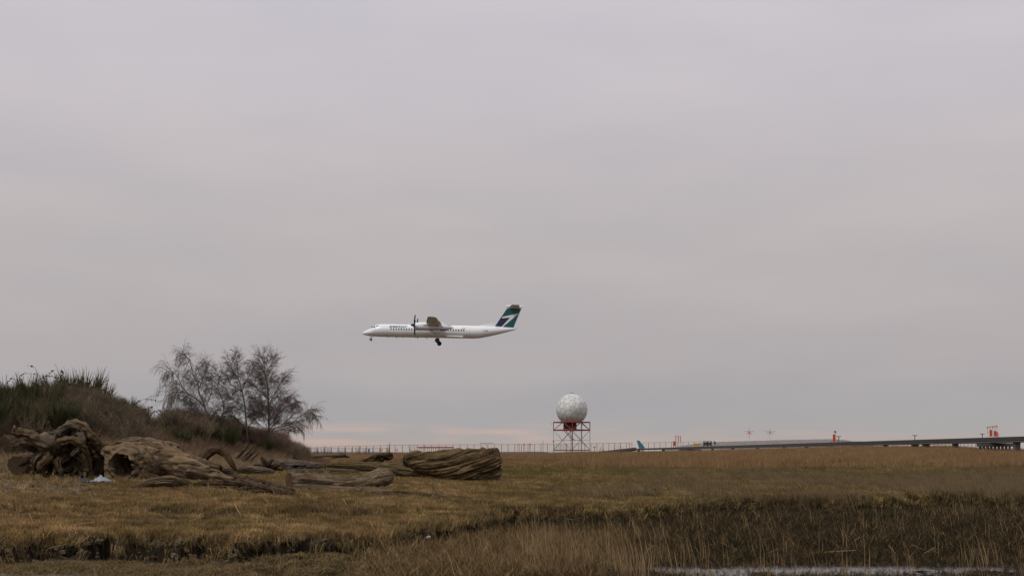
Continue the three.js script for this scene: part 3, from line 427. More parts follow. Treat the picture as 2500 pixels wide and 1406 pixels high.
// ------------------------------------------------------------------ driftwood
const woodMat = (() => {
  const n = 256, d = new Uint8Array(n * n * 4), b = new Uint8Array(n * n * 4);
  for (let y = 0; y < n; y++) for (let x = 0; x < n; x++) {
    const a = x / n * Math.PI * 2, cx = Math.cos(a) * 6, cy = Math.sin(a) * 6, g = n3(cx, cy, y * 0.012) * 0.5 + n3(cx * 2.6, cy * 2.6, y * 0.02) * 0.5, cr = sm(0.72, 0.95, 1 - Math.abs(n3(cx * 1.3 + 9, cy * 1.3, y * 0.01))), k = clamp(0.92 + 0.16 * n3(cx * 3.1 + 40, cy * 3.1, y * 0.017)), o = (y * n + x) * 4;
    d[o] = 255 * k; d[o + 1] = 253 * k; d[o + 2] = 250 * k; d[o + 3] = 255; const h = 255 * clamp(0.6 + 0.25 * g - 0.5 * cr); b[o] = b[o + 1] = b[o + 2] = h; b[o + 3] = 255;
  }
  const t = new THREE.DataTexture(d, n, n), u = new THREE.DataTexture(b, n, n);
  for (const q of [t, u]) { q.wrapS = q.wrapT = THREE.RepeatWrapping; q.magFilter = THREE.LinearFilter; q.needsUpdate = true; } t.colorSpace = THREE.SRGBColorSpace;
  return new THREE.MeshPhysicalMaterial({ vertexColors: true, map: t, bumpMap: u, bumpScale: 0.03, roughness: 0.95, specularIntensity: 0.15 });
})();
const bareWood = new THREE.MeshPhysicalMaterial({ vertexColors: true, roughness: 0.95, specularIntensity: 0.15 });
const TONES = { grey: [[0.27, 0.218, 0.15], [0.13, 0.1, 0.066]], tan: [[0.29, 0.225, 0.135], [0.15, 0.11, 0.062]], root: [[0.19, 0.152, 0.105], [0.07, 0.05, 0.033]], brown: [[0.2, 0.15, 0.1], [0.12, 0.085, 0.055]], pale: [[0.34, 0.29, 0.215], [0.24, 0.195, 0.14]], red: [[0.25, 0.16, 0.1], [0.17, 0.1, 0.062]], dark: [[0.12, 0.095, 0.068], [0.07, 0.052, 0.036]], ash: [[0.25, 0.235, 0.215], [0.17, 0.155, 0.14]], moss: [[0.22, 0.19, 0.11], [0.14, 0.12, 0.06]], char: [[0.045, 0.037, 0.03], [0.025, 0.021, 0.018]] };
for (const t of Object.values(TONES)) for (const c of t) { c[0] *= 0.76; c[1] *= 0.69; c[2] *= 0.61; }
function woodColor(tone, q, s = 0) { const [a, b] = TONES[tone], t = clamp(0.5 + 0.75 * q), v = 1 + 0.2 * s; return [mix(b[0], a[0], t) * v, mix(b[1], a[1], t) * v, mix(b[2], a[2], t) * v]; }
const blendWood = (a, b, t, q, s, st = 0) => { const x = woodColor(a, q, s), y = woodColor(b, q, s); const z = woodColor('dark', q, s); return x.map((v, k) => mix(mix(v, y[k], t), z[k], st)); };
// a log that follows a curve; weathered grain runs along it
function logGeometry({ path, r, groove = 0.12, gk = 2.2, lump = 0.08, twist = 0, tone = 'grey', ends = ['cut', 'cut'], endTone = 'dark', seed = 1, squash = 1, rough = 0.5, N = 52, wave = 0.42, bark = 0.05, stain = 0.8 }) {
  const opt2 = { grey: 'ash', brown: 'root', tan: 'moss', red: 'brown', pale: 'grey', ash: 'grey', moss: 'tan' }[tone], curve = new THREE.CatmullRomCurve3(path, false, 'centripetal'), len = curve.getLength(), S = Math.max(10, Math.min(240, Math.round(len / 0.045))), fr = curve.computeFrenetFrames(S, false);
  const rad = (t) => { const q = t * (r.length - 1), k = Math.min(r.length - 2, Math.floor(q)); return mix(r[k], r[k + 1], sm(0, 1, q - k) * 0.5 + (q - k) * 0.5); };
  const pos = [], cl = [], uv = [], idx = [], rr = rngOf(seed * 77 + 5);
  const rings = []; for (let j = 0; j <= S; j++) rings.push([j / S, 1, 0, 0]);
  const cap = (kind, t, sgn) => kind === 'round' ? [0.92, 0.75, 0.5, 0.2, 0].map((k) => [t, k, sgn * Math.sqrt(1 - k * k) * 0.75, 0]) : kind === 'broken' ? [[t, 0.72, -sgn * 0.1, 1], [t, 0.35, sgn * 0.25, 1], [t, 0.0, sgn * 0.1, 1]] : kind === 'hollow' ? [[t, 0.78, sgn * 0.02, 1], [t, 0.68, -sgn * 0.5, 2], [t, 0.55, -sgn * 1.6, 2], [t, 0, -sgn * 2.2, 2]] : kind === 'worn' ? [[t, 0.96, sgn * 0.07, 0], [t, 0.86, sgn * 0.15, 0], [t, 0.55, sgn * 0.2, 1], [t, 0, sgn * 0.18, 1]] : [[t, 0.93, sgn * 0.03, 1], [t, 0.6, sgn * 0.0, 1], [t, 0.0, sgn * 0.0, 1]];
  const all = [...cap(ends[0], 0, -1).reverse(), ...rings, ...cap(ends[1], 1, 1)], ringUp = rings.length;
  all.forEach(([t, k, push, end]) => {
    const j = Math.round(t * S), c = curve.getPoint(t), R0 = rad(t), Tn = fr.tangents[j], Nn = fr.normals[j], Bn = fr.binormals[j], along = t * len;
    for (let i = 0; i <= N; i++) {
      const th = (i % N) / N * Math.PI * 2, ph = th + twist * along, cx = Math.cos(ph) * gk, cy = Math.sin(ph) * gk;
      const g1 = n3(cx + seed * 3.7, cy, along * wave / Math.max(0.2, R0)), g2 = n3(cx * 2.3 + seed, cy * 2.3, along * wave * 1.5), crack = Math.pow(1 - Math.abs(n3(cx * 1.1 + seed * 1.3, cy * 1.1 + 5, along * wave)), 5);
      const lm = n3(Math.cos(th) * 0.9 + seed, Math.sin(th) * 0.9, along * 1.1 / Math.max(0.25, R0 * 2));
      let R = R0 * (1 + lump * lm + groove * 0.6 * g1 + groove * 0.4 * g2 - groove * 1.9 * crack + bark * n3(Math.cos(th) * 2.2 + seed, Math.sin(th) * 2.2, along * 2.4 / Math.max(0.4, R0 * 2)) + 0.03 * n3(Math.cos(th) * 5, Math.sin(th) * 5 + seed, along * 6));
      const jag = (['broken', 'worn'].includes(ends[t < 0.5 ? 0 : 1]) && (t === 0 || t === 1)) ? (ends[t < 0.5 ? 0 : 1] === 'worn' ? 0.35 : 1) * (0.35 * n2(cx * 2, cy * 2 + seed) + 0.2 * n2(cx * 6, cy * 6)) * R0 * (t ? 1 : -1) * (k === 1 ? 1 : 0.5) : 0;
      const a = Math.cos(th) * R * k, b2 = Math.sin(th) * R * k * squash, p = c.clone().addScaledVector(Nn, a).addScaledVector(Bn, b2).addScaledVector(Tn, push * R0 + jag);
      pos.push(p.x, p.y, p.z); uv.push(i / N * Math.max(1, Math.round(Math.max(...r) * 4)), along * 0.7);
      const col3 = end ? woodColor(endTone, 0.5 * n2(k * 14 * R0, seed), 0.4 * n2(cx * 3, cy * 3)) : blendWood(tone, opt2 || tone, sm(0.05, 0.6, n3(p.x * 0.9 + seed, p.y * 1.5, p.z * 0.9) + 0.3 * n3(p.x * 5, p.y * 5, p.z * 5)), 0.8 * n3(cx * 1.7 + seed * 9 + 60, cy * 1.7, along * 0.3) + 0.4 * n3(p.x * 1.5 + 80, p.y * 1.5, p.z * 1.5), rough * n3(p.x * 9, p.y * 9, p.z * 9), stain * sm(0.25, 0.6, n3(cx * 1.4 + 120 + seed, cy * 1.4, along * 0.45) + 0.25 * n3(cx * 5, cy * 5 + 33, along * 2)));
      cl.push(...col3);
    }
  });
  const W = N + 1; for (let j = 0; j < all.length - 1; j++) for (let i = 0; i < N; i++) { const a = j * W + i, b = a + W; idx.push(a, a + 1, b, a + 1, b + 1, b); }
  const g = new THREE.BufferGeometry(); g.setAttribute('position', new THREE.Float32BufferAttribute(pos, 3)); g.setAttribute('color', new THREE.Float32BufferAttribute(cl, 3)); g.setAttribute('uv', new THREE.Float32BufferAttribute(uv, 2)); g.setIndex(idx); g.computeVertexNormals(); return g;
}
// surface of a signed distance field on a regular grid
function surface(sdf, lo, hi, cell, colour) {
  const nx = Math.ceil((hi.x - lo.x) / cell) + 1, ny = Math.ceil((hi.y - lo.y) / cell) + 1, nz = Math.ceil((hi.z - lo.z) / cell) + 1, f = new Float32Array(nx * ny * nz), id = (i, j, k) => (k * ny + j) * nx + i;
  for (let k = 0; k < nz; k++) for (let j = 0; j < ny; j++) for (let i = 0; i < nx; i++) f[id(i, j, k)] = sdf(lo.x + i * cell, lo.y + j * cell, lo.z + k * cell);
  const vid = new Int32Array(nx * ny * nz).fill(-1), pos = [], idx = [], cl = [];
  for (let k = 0; k < nz - 1; k++) for (let j = 0; j < ny - 1; j++) for (let i = 0; i < nx - 1; i++) {
    let n = 0, x = 0, y = 0, z = 0; const c = (a, b, d) => f[id(i + a, j + b, k + d)];
    for (const [a, b] of EDGES) { const p = c(...a), q = c(...b); if ((p < 0) !== (q < 0)) { const t = p / (p - q); x += a[0] + (b[0] - a[0]) * t; y += a[1] + (b[1] - a[1]) * t; z += a[2] + (b[2] - a[2]) * t; n++; } }
    if (n) { vid[id(i, j, k)] = pos.length / 3; pos.push(lo.x + (i + x / n) * cell, lo.y + (j + y / n) * cell, lo.z + (k + z / n) * cell); }
  }
  const quad = (a, b, c, d, flip) => { if (a < 0 || b < 0 || c < 0 || d < 0) return; flip ? idx.push(a, b, c, a, c, d) : idx.push(a, c, b, a, d, c); };
  for (let k = 1; k < nz - 1; k++) for (let j = 1; j < ny - 1; j++) for (let i = 1; i < nx - 1; i++) {
    const s = f[id(i, j, k)] < 0;
    if (s !== f[id(i + 1, j, k)] < 0) quad(vid[id(i, j - 1, k - 1)], vid[id(i, j, k - 1)], vid[id(i, j, k)], vid[id(i, j - 1, k)], s);
    if (s !== f[id(i, j + 1, k)] < 0) quad(vid[id(i - 1, j, k - 1)], vid[id(i - 1, j, k)], vid[id(i, j, k)], vid[id(i, j, k - 1)], s);
    if (s !== f[id(i, j, k + 1)] < 0) quad(vid[id(i - 1, j - 1, k)], vid[id(i, j - 1, k)], vid[id(i, j, k)], vid[id(i - 1, j, k)], s);
  }
  for (let i = 0; i < pos.length; i += 3) cl.push(...colour(pos[i], pos[i + 1], pos[i + 2]));
  const g = new THREE.BufferGeometry(); g.setAttribute('position', new THREE.Float32BufferAttribute(pos, 3)); g.setAttribute('color', new THREE.Float32BufferAttribute(cl, 3)); g.setIndex(idx); g.computeVertexNormals(); return g;
}
const EDGES = (() => { const e = []; for (let a = 0; a < 8; a++) for (let b = a + 1; b < 8; b++) { const x = a ^ b; if (x === 1 || x === 2 || x === 4) e.push([[a & 1, (a >> 1) & 1, a >> 2], [b & 1, (b >> 1) & 1, b >> 2]]); } return e; })();
const smin = (a, b, k) => { const h = clamp(0.5 + 0.5 * (b - a) / k); return mix(b, a, h) - k * h * (1 - h); };
function cone(x, y, z, A, B, ra, rb) { const bx = B.x - A.x, by = B.y - A.y, bz = B.z - A.z, t = clamp(((x - A.x) * bx + (y - A.y) * by + (z - A.z) * bz) / (bx * bx + by * by + bz * bz)); return Math.hypot(x - A.x - bx * t, y - A.y - by * t, z - A.z - bz * t) - mix(ra, rb, t); }

// one log from frame directions; foot = a direction that meets the ground under it
function driftLog(label, foot, pts, radii, opt = {}) {
  const G = onGround(...foot), o = { seed: Math.round(foot[0] + foot[1]), ...opt }, k = G.s;
  const path = pts.map(([px, row, dz = 0], i) => { if (opt.lay) { const q = onGround(px, row + radii[i]), p = q.p.clone(); p.y += radii[i] * q.s * 0.85 + (opt.lift || 0); return p; } const p = at(px, row, G.d); p.z += dz; return p; });
  const g = opt.parts ? thing('driftwood_log', label, 'driftwood', null, opt.group) : null, geo = logGeometry({ path, r: radii.map((q) => q * k), ...o });
  if (g) { mesh('trunk', geo, woodMat, g); return g; }
  return tag(mesh(opt.name || 'driftwood_log', geo, woodMat), label, 'driftwood', opt.group);
}
// --- the root wad at the left: a core with many tapering, twisted roots
{
  const G = onGround(150, 1168), k = G.s, w = (px, row, dz = 0) => { const p = at(px, row, G.d); p.z += dz; return p; }, rr = rngOf(31);
  const t = thing('root_wad_stump', 'huge knotted root wad stump at the left end of the driftwood', 'stump');
  const C = [[95, 1118, -.55, 24, 205, 1112, -.55, 30], [140, 1096, -.35, 24, 195, 1090, -.35, 28], [165, 1072, -.2, 18, 200, 1062, -.2, 16]].map(([a, b, c, r, d, e, f, q]) => ({ A: w(a, b, c), B: w(d, e, f), ra: r * k, rb: q * k }));
  const sdf = (x, y, z) => { let d = 9; for (const q of C) d = smin(d, cone(x, y, z, q.A, q.B, q.ra, q.rb), 0.15); return d > 0.4 ? d : d + 0.13 * Math.pow(1 - Math.abs(n3(x * 1.6, y * 1.6, z * 1.6)), 3) - 0.05 + 0.05 * n3(x * 4, y * 4, z * 4); };
  mesh('core', surface(sdf, w(40, 1172, -1.4), w(270, 1020, 0.5), 0.045, (x, y, z) => woodColor('root', 0.9 * n3(x * 3.3 + 50, y * 3.3, z * 3.3))), bareWood, t);
  const root = (pts, r, tone, seed, ends = ['round', 'broken']) => mesh('root', logGeometry({ path: pts, r: r.map((q) => q * k), tone, groove: 0.26, gk: 1.6, lump: 0.32, wave: 0.7, seed, ends, endTone: tone, N: 26 }), woodMat, t);
  [[[[150, 1090, .1], [115, 1080, .45], [85, 1066, .6], [64, 1057, .65], [46, 1051, .75]], [24, 18, 14, 13, 12]], [[[158, 1066, .1], [126, 1062, .2], [98, 1066, .25]], [10, 8, 4]], [[[148, 1092, .1], [156, 1058, .4], [178, 1041, .5], [206, 1042, .5], [226, 1060, .5], [243, 1080, .4], [246, 1108, .2]], [17, 15, 13, 13, 12, 11, 8]], [[[164, 1050, .2], [172, 1035, .2], [191, 1023, .25]], [9, 7, 3.5]], [[[140, 1104, .2], [164, 1080, .7], [196, 1075, .85], [216, 1090, .8], [226, 1118, .5]], [12, 11, 10, 9, 5]], [[[116, 1098, .2], [97, 1118, .4], [89, 1145, .3], [78, 1168, .3]], [14, 12, 9, 6]], [[[180, 1060, .2], [200, 1056, .5], [214, 1072, .7], [206, 1096, .8], [188, 1112, .75]], [10, 9, 9, 8, 4]], [[[200, 1110, 0], [216, 1130, .3], [222, 1152, .3], [236, 1170, .3]], [15, 12, 9, 5]], [[[160, 1112, .1], [150, 1134, .5], [160, 1156, .5], [150, 1172, .4]], [14, 11, 9, 5]], [[[120, 1104, .2], [128, 1120, .6], [112, 1140, .7], [118, 1160, .5]], [12, 10, 8, 5]], [[[230, 1095, .1], [250, 1106, .2], [270, 1098, .35]], [9, 7, 4]]].forEach(([p, r], i) => root(p.map((q) => w(...q)), r, ['grey', 'grey', 'grey', 'root', 'tan'][i % 5], 200 + i, ['round', i ? 'broken' : 'cut']));
  for (let i = 0; i < 60; i++) {
    const a = rr() * 6.283, px = 150 + Math.cos(a) * 62 * Math.sqrt(rr()) + 4, row = 1103 + Math.sin(a) * 42 * Math.sqrt(rr()); let q = w(px, row, -.25 + 0.3 * rr()); const out = V((px - 150) / 70 + (rr() - 0.5), -(row - 1103) / 60 + (rr() - 0.5) * 0.9, 0.9 * rr()).normalize(), pts = [q], bend = V(rr() - 0.5, rr() - 0.6, rr() - 0.45).multiplyScalar(1.2), L = (0.09 + 0.13 * rr());
    for (let j = 0; j < 5; j++) { out.addScaledVector(bend, 0.3).normalize(); if (rr() < 0.25) bend.multiplyScalar(-1); q = q.clone().addScaledVector(out, L); if (q.y < w(0, 1168).y) q.y = w(0, 1168).y; pts.push(q); }
    const r0 = 5 + 7 * rr(); root(pts, [r0, r0 * 0.95, r0 * 0.8, r0 * 0.6, r0 * (0.25 + 0.2 * rr())], ['grey', 'root', 'grey', 'brown', 'dark'][i % 5], 300 + i);
  }
}
// --- hollow log beside it
{
  const G = onGround(330, 1172), k = G.s, w = (px, row, dz = 0) => { const p = at(px, row, G.d); p.z += dz; return p; };
  const O = [[w(318, 1130, .5), w(385, 1120, -1.1), 46 * k, 42 * k], [w(385, 1124, -.6), w(470, 1147, -.1), 42 * k, 23 * k], [w(470, 1147, -.1), w(560, 1172, 0), 22 * k, 9 * k], [w(268, 1106, .2), w(276, 1168, .5), 11 * k, 9 * k], [w(310, 1096, .3), w(258, 1106, .2), 13 * k, 8 * k]], I = [[w(290, 1142, 1.9), w(320, 1135, .6), 33 * k, 32 * k], [w(320, 1135, .6), w(368, 1130, -1.2), 33 * k, 27 * k]];
  const ax = w(540, 1160).sub(w(300, 1130)).normalize();
  const sdf = (x, y, z) => { let d = 9; for (const q of O) d = smin(d, cone(x, y, z, ...q), 0.14); if (d > 0.5) return d; let h = 9; for (const q of I) h = Math.min(h, cone(x, y, z, ...q)); h += 0.05 * n3(x * 4, y * 4, z * 4); d = -smin(-d, h, 0.03); const s = (x * ax.x + y * ax.y + z * ax.z), u = y * ax.x - x * ax.y; return d + 0.085 * Math.pow(1 - Math.abs(n3(u * 3.6 + 0.3 * n3(s * 0.6, u, z), z * 3.6, s * 0.35)), 6) - 0.03 + 0.03 * n3(u * 7, z * 7, s * 0.8) + 0.04 * n3(x * 2, y * 2, z * 2); };
  const geo = surface(sdf, w(240, 1184, -2.0), w(585, 1070, 1.4), 0.034, (x, y, z) => { const s = x * ax.x + y * ax.y, u = y * ax.x - x * ax.y; return blendWood('grey', 'tan', sm(0, 0.6, n3(x, y, z)), 0.7 * n3(u * 6 + 30, z * 6, s * 0.6) + 0.3 * n3(x * 2 + 9, y * 2, z * 2), 0.6 * n3(u * 22, z * 22, s * 3), 0.85 * sm(0.2, 0.55, n3(u * 4.5 + 70, z * 4.5, s * 0.5) + 0.25 * n3(u * 15, z * 15 + 8, s * 2))); });
  tag(mesh('hollow_log', geo, bareWood), 'grey hollow log with a gaping dark mouth beside the root wad', 'driftwood');
}
driftLog('dark upright chunk added for the shaded cavity between the root wad and the hollow log', [242, 1170], [[232, 1172, .1], [240, 1140, 0], [252, 1116, -.1], [264, 1104, 0]], [19, 18, 13, 6], { tone: 'dark', groove: 0.3, lump: 0.25, ends: ['cut', 'broken'], name: 'cavity_shade_chunk' });  // added piece; its dark tone stands in for the shade of the cavity here
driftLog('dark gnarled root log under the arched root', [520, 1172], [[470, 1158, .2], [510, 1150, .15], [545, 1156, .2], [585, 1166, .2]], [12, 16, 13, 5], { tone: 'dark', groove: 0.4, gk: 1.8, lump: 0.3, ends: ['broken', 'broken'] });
driftLog('small rough brown lump at the foot of the hollow log', [375, 1176], [[340, 1172, .5], [368, 1164, .5], [398, 1170, .5]], [6, 11, 6], { tone: 'brown', groove: 0.25, lump: 0.25, N: 30, ends: ['round', 'round'] });
driftLog('broad grey grooved trunk lying behind the hollow log', [330, 1164], [[222, 1098, -.9], [300, 1092, -1.0], [370, 1098, -1.0], [440, 1124, -.9], [530, 1146, -.6]], [20, 24, 25, 20, 10], { tone: 'grey', groove: 0.26, gk: 2.4, ends: ['broken', 'broken'] });
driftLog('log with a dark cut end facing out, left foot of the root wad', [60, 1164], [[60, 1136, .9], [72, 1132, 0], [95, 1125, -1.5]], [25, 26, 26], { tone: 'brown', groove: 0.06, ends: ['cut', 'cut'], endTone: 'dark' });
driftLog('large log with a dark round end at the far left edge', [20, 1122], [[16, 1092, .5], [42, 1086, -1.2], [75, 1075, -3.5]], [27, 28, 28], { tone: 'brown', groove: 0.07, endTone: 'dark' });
driftLog('small pale log wedged between two dark ended logs at far left', [75, 1118], [[48, 1116, 0], [74, 1106, -.2], [110, 1094, -.4]], [6, 7, 7], { tone: 'pale', N: 28 });
driftLog('arched brown root curving over beside the hollow log', [520, 1160], [[478, 1152, .3], [492, 1122, .1], [512, 1102, 0], [532, 1098, 0], [552, 1110, .1], [566, 1130, .2], [576, 1146, .2]], [15, 14, 12, 12, 9, 7, 4], { tone: 'brown', groove: 0.16, gk: 2.4, ends: ['broken', 'broken'], name: 'driftwood_root' });
{
  const G = onGround(600, 1144), k = G.s, t = thing('splintered_slab', 'pale splintered slab of broken trunk sticking up behind the arched root', 'driftwood'), sp = [[562, 1132, 606, 1086, 13], [574, 1136, 618, 1090, 11], [586, 1138, 632, 1092, 6], [580, 1140, 616, 1104, 9], [594, 1142, 634, 1106, 7]];
  sp.forEach(([a, b, c, d, r], i) => { const p = at(a, b, G.d), q = at(c, d, G.d); p.z += i * 0.06; q.z += i * 0.1; mesh('splinter', logGeometry({ path: [p, p.clone().lerp(q, 0.5), q], r: [r * k, r * k * 0.9, r * k * 0.25], tone: 'pale', groove: 0.2, squash: 0.5, seed: 40 + i, ends: ['cut', 'broken'], N: 28 }), woodMat, t); });
}
driftLog('flat pale slab of bark lying in front of the hollow log', [400, 1194], [[318, 1194, 0], [360, 1181, 0], [410, 1175, 0], [450, 1179, 0], [478, 1188, 0]], [4, 13, 17, 12, 3], { tone: 'grey', groove: 0.16, gk: 3, squash: 0.8, ends: ['round', 'round'] });
driftLog('low deeply grooved dark root log in front, ending beside the long pole', [600, 1206], [[440, 1196], [500, 1186], [560, 1186], [630, 1197], [690, 1207], [745, 1217]], [4, 12, 16, 15, 11, 4], { lay: true, lift: 0.04, tone: 'brown', groove: 0.36, gk: 2.0, lump: 0.2, ends: ['broken', 'broken'] });
driftLog('second grooved strand twisted along the low dark root log', [560, 1190], [[490, 1172], [560, 1172], [640, 1186], [715, 1203]], [9, 13, 12, 6], { lay: true, lift: 0.05, tone: 'brown', groove: 0.35, gk: 1.9, lump: 0.2, ends: ['broken', 'broken'] });
driftLog('thick bent log with a sawn left end and upturned right end', [830, 1198], [[712, 1171, .6], [745, 1173, .3], [795, 1176, 0], [850, 1180, 0], [890, 1176, 0], [925, 1168, 0], [946, 1163, .05]], [20, 19, 20, 18, 21, 26, 20], { tone: 'pale', groove: 0.07, gk: 1.9, lump: 0.07, bark: 0.05, stain: 0.45, ends: ['cut', 'round'], endTone: 'brown' });
driftLog('long thin pale brown pole lying in the grass in front of the bent log', [840, 1206], [[676, 1189], [760, 1195], [860, 1202], [960, 1210], [1060, 1218], [1160, 1225], [1290, 1233]], [6.5, 7.5, 8, 7, 5, 3.5, 1.5], { lay: true, lift: 0.07, tone: 'pale', groove: 0.06, lump: 0.06, N: 30, ends: ['broken', 'broken'] });
{
  const G = onGround(1140, 1181), k = G.s, path = [[985, 1124, -.3], [1020, 1126, -.2], [1070, 1132, 0], [1120, 1136, 0], [1170, 1138, 0], [1211, 1138, -.15]].map(([px, row, dz]) => { const p = at(px, row, G.d); p.z += dz - 0.4; return p; });
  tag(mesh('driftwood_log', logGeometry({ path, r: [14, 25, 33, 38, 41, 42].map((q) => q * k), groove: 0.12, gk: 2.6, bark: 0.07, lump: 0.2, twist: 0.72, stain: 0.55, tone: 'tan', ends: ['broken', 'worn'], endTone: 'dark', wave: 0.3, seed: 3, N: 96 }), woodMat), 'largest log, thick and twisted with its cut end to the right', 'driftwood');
}
driftLog('long moss tinged log running under the left of the largest log', [1020, 1172], [[790, 1136, -1.2], [880, 1138, -.8], [960, 1146, -.2], [1040, 1154, .2], [1130, 1163, .5]], [6, 11, 16, 18, 12], { tone: 'moss', groove: 0.1, ends: ['broken', 'broken'] });
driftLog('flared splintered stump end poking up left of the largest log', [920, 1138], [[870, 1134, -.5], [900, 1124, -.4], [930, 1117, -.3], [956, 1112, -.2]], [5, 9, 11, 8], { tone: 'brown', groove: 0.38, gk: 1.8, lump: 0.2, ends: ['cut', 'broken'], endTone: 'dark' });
driftLog('ash grey flat log behind the tangled roots', [720, 1150], [[590, 1138, 0], [660, 1134, 0], [730, 1136, .1], [795, 1140, .2]], [9, 12, 13, 8], { tone: 'ash', groove: 0.2, gk: 2.5, ends: ['broken', 'cut'] });
driftLog('pale half buried plank log left of the moss tinged log', [850, 1156], [[700, 1150, 0], [800, 1150, 0], [905, 1150, .1]], [4, 6, 5], { tone: 'ash', groove: 0.15, N: 30, ends: ['broken', 'cut'] });
driftLog('thin bare pole lying behind the grey flat log', [750, 1124], [[650, 1122, 0], [740, 1116, 0], [838, 1111, 0]], [4, 3.4, 2.4], { tone: 'pale', groove: 0.05, N: 20, ends: ['cut', 'broken'] });
driftLog('ash grey log lying low between the arched root and the root tangle', [600, 1160], [[548, 1152, .1], [590, 1148, 0], [640, 1150, 0], [668, 1154, 0]], [9, 11, 10, 6], { tone: 'ash', groove: 0.2, ends: ['broken', 'cut'] });
driftLog('thin brown branch leaning against the arched root', [560, 1172], [[520, 1136, .3], [552, 1152, .5], [590, 1172, .7]], [4, 5, 3], { tone: 'brown', groove: 0.2, N: 22, ends: ['broken', 'broken'] });
driftLog('short pale stick lying on the sand before the blue tarp', [290, 1186], [[262, 1180, .2], [290, 1182, .3], [330, 1180, .3]], [3, 3.5, 2], { tone: 'pale', groove: 0.1, N: 18, ends: ['broken', 'broken'] });
driftLog('brown half buried log at the left edge below the dark ended logs', [20, 1150], [[-30, 1140, 0], [10, 1140, 0], [45, 1146, .1]], [9, 10, 7], { tone: 'brown', groove: 0.15, ends: ['broken', 'broken'] });
driftLog('short brown branch piece lying on the thin pole', [690, 1126], [[655, 1124, .2], [680, 1114, .2], [702, 1114, .2]], [3, 5, 4], { tone: 'brown', groove: 0.2, N: 24, ends: ['broken', 'cut'] });
driftLog('ragged dark brown branch at the right end of the thin pole', [835, 1128], [[800, 1122, 0], [830, 1112, 0], [852, 1116, 0]], [3, 5, 2], { tone: 'dark', groove: 0.3, N: 24, ends: ['broken', 'broken'] });
{
  const G = onGround(650, 1157), k = G.s, t = thing('root_tangle', 'tangle of short dark roots in front of the ash grey log', 'driftwood'), rr = rngOf(8);
  for (const [a, b, r] of [[638, 1116, 6], [622, 1136, 5], [612, 1152, 4], [634, 1158, 5], [652, 1160, 6], [672, 1154, 5], [684, 1136, 6], [668, 1122, 5], [690, 1148, 3.5]]) { const c = at(652, 1142, G.d), e = at(a, b, G.d); e.z += 0.5 * rr(); const m = c.clone().lerp(e, 0.5); m.y += 0.08 * (rr() - 0.3); m.z += 0.3 * rr(); mesh('root', logGeometry({ path: [c, m, e], r: [7 * k, r * k, r * k * 0.5], tone: 'dark', groove: 0.3, seed: Math.round(a), ends: ['round', 'broken'], N: 24 }), woodMat, t); }
}
driftLog('yellowish weathered log lying alone on the grass right of the largest log', [1408, 1161], [[1352, 1160, 0], [1400, 1158, 0], [1464, 1157, 0]], [2.2, 3.2, 3.2], { tone: 'pale', groove: 0.2, N: 26, ends: ['broken', 'cut'], endTone: 'pale' });
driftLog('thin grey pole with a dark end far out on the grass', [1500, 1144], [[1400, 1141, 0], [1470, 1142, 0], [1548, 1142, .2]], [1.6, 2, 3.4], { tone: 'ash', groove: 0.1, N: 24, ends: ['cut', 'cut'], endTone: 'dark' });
// --- litter
function sheetOf(label, name, px, row, w, h, c, seed, cat) {
  const G = onGround(px, row), k = G.s, n = 16, pos = [], idx = [];
  for (const side of [0, 1]) for (let j = 0; j <= n; j++) for (let i = 0; i <= n; i++) { const u = i / n - 0.5, v = j / n - 0.5, e = 1 - 0.25 * Math.abs(n2(u * 4 + seed, v * 4)), x = u * w * k * e, z = v * 0.7 * e; pos.push(x, h * k * (0.35 + 0.65 * sm(0.75, 0, Math.hypot(u, v) * 1.4)) * (0.6 + 0.6 * Math.abs(n2(u * 5, v * 5 + seed))) + 0.02 * side, z); }
  const W = n + 1; for (const s of [0, 1]) for (let j = 0; j < n; j++) for (let i = 0; i < n; i++) { const a = s * W * W + j * W + i, b = a + W; s ? idx.push(a, b, a + 1, a + 1, b, b + 1) : idx.push(a, a + 1, b, a + 1, b + 1, b); }
  const g = new THREE.BufferGeometry(); g.setAttribute('position', new THREE.Float32BufferAttribute(pos, 3)); g.setIndex(idx); g.computeVertexNormals(); const m = mesh(name, g, mat(c, 0.7)); m.position.copy(G.p); tag(m, label, cat);
}
sheetOf('crumpled pale blue tarp on the sand in front of the hollow log', 'tarp', 246, 1182, 52, 20, [0.24, 0.27, 0.3], 3, 'tarp');
sheetOf('dark crumpled cloth on the sand left of the pale blue tarp', 'cloth', 198, 1180, 58, 12, [0.03, 0.026, 0.03], 8, 'cloth');
sheetOf('white scrap lying far out on the grass to the right', 'white_scrap', 1916, 1140, 12, 6, [0.55, 0.52, 0.46], 12, 'litter');
sheetOf('small white scrap at the edge of the eroded bank', 'white_scrap', 1047, 1314, 11, 7, [0.5, 0.5, 0.5], 15, 'litter');
sheetOf('small grey scrap in the grass below the long pole', 'grey_scrap', 770, 1222, 22, 6, [0.26, 0.27, 0.28], 21, 'litter');
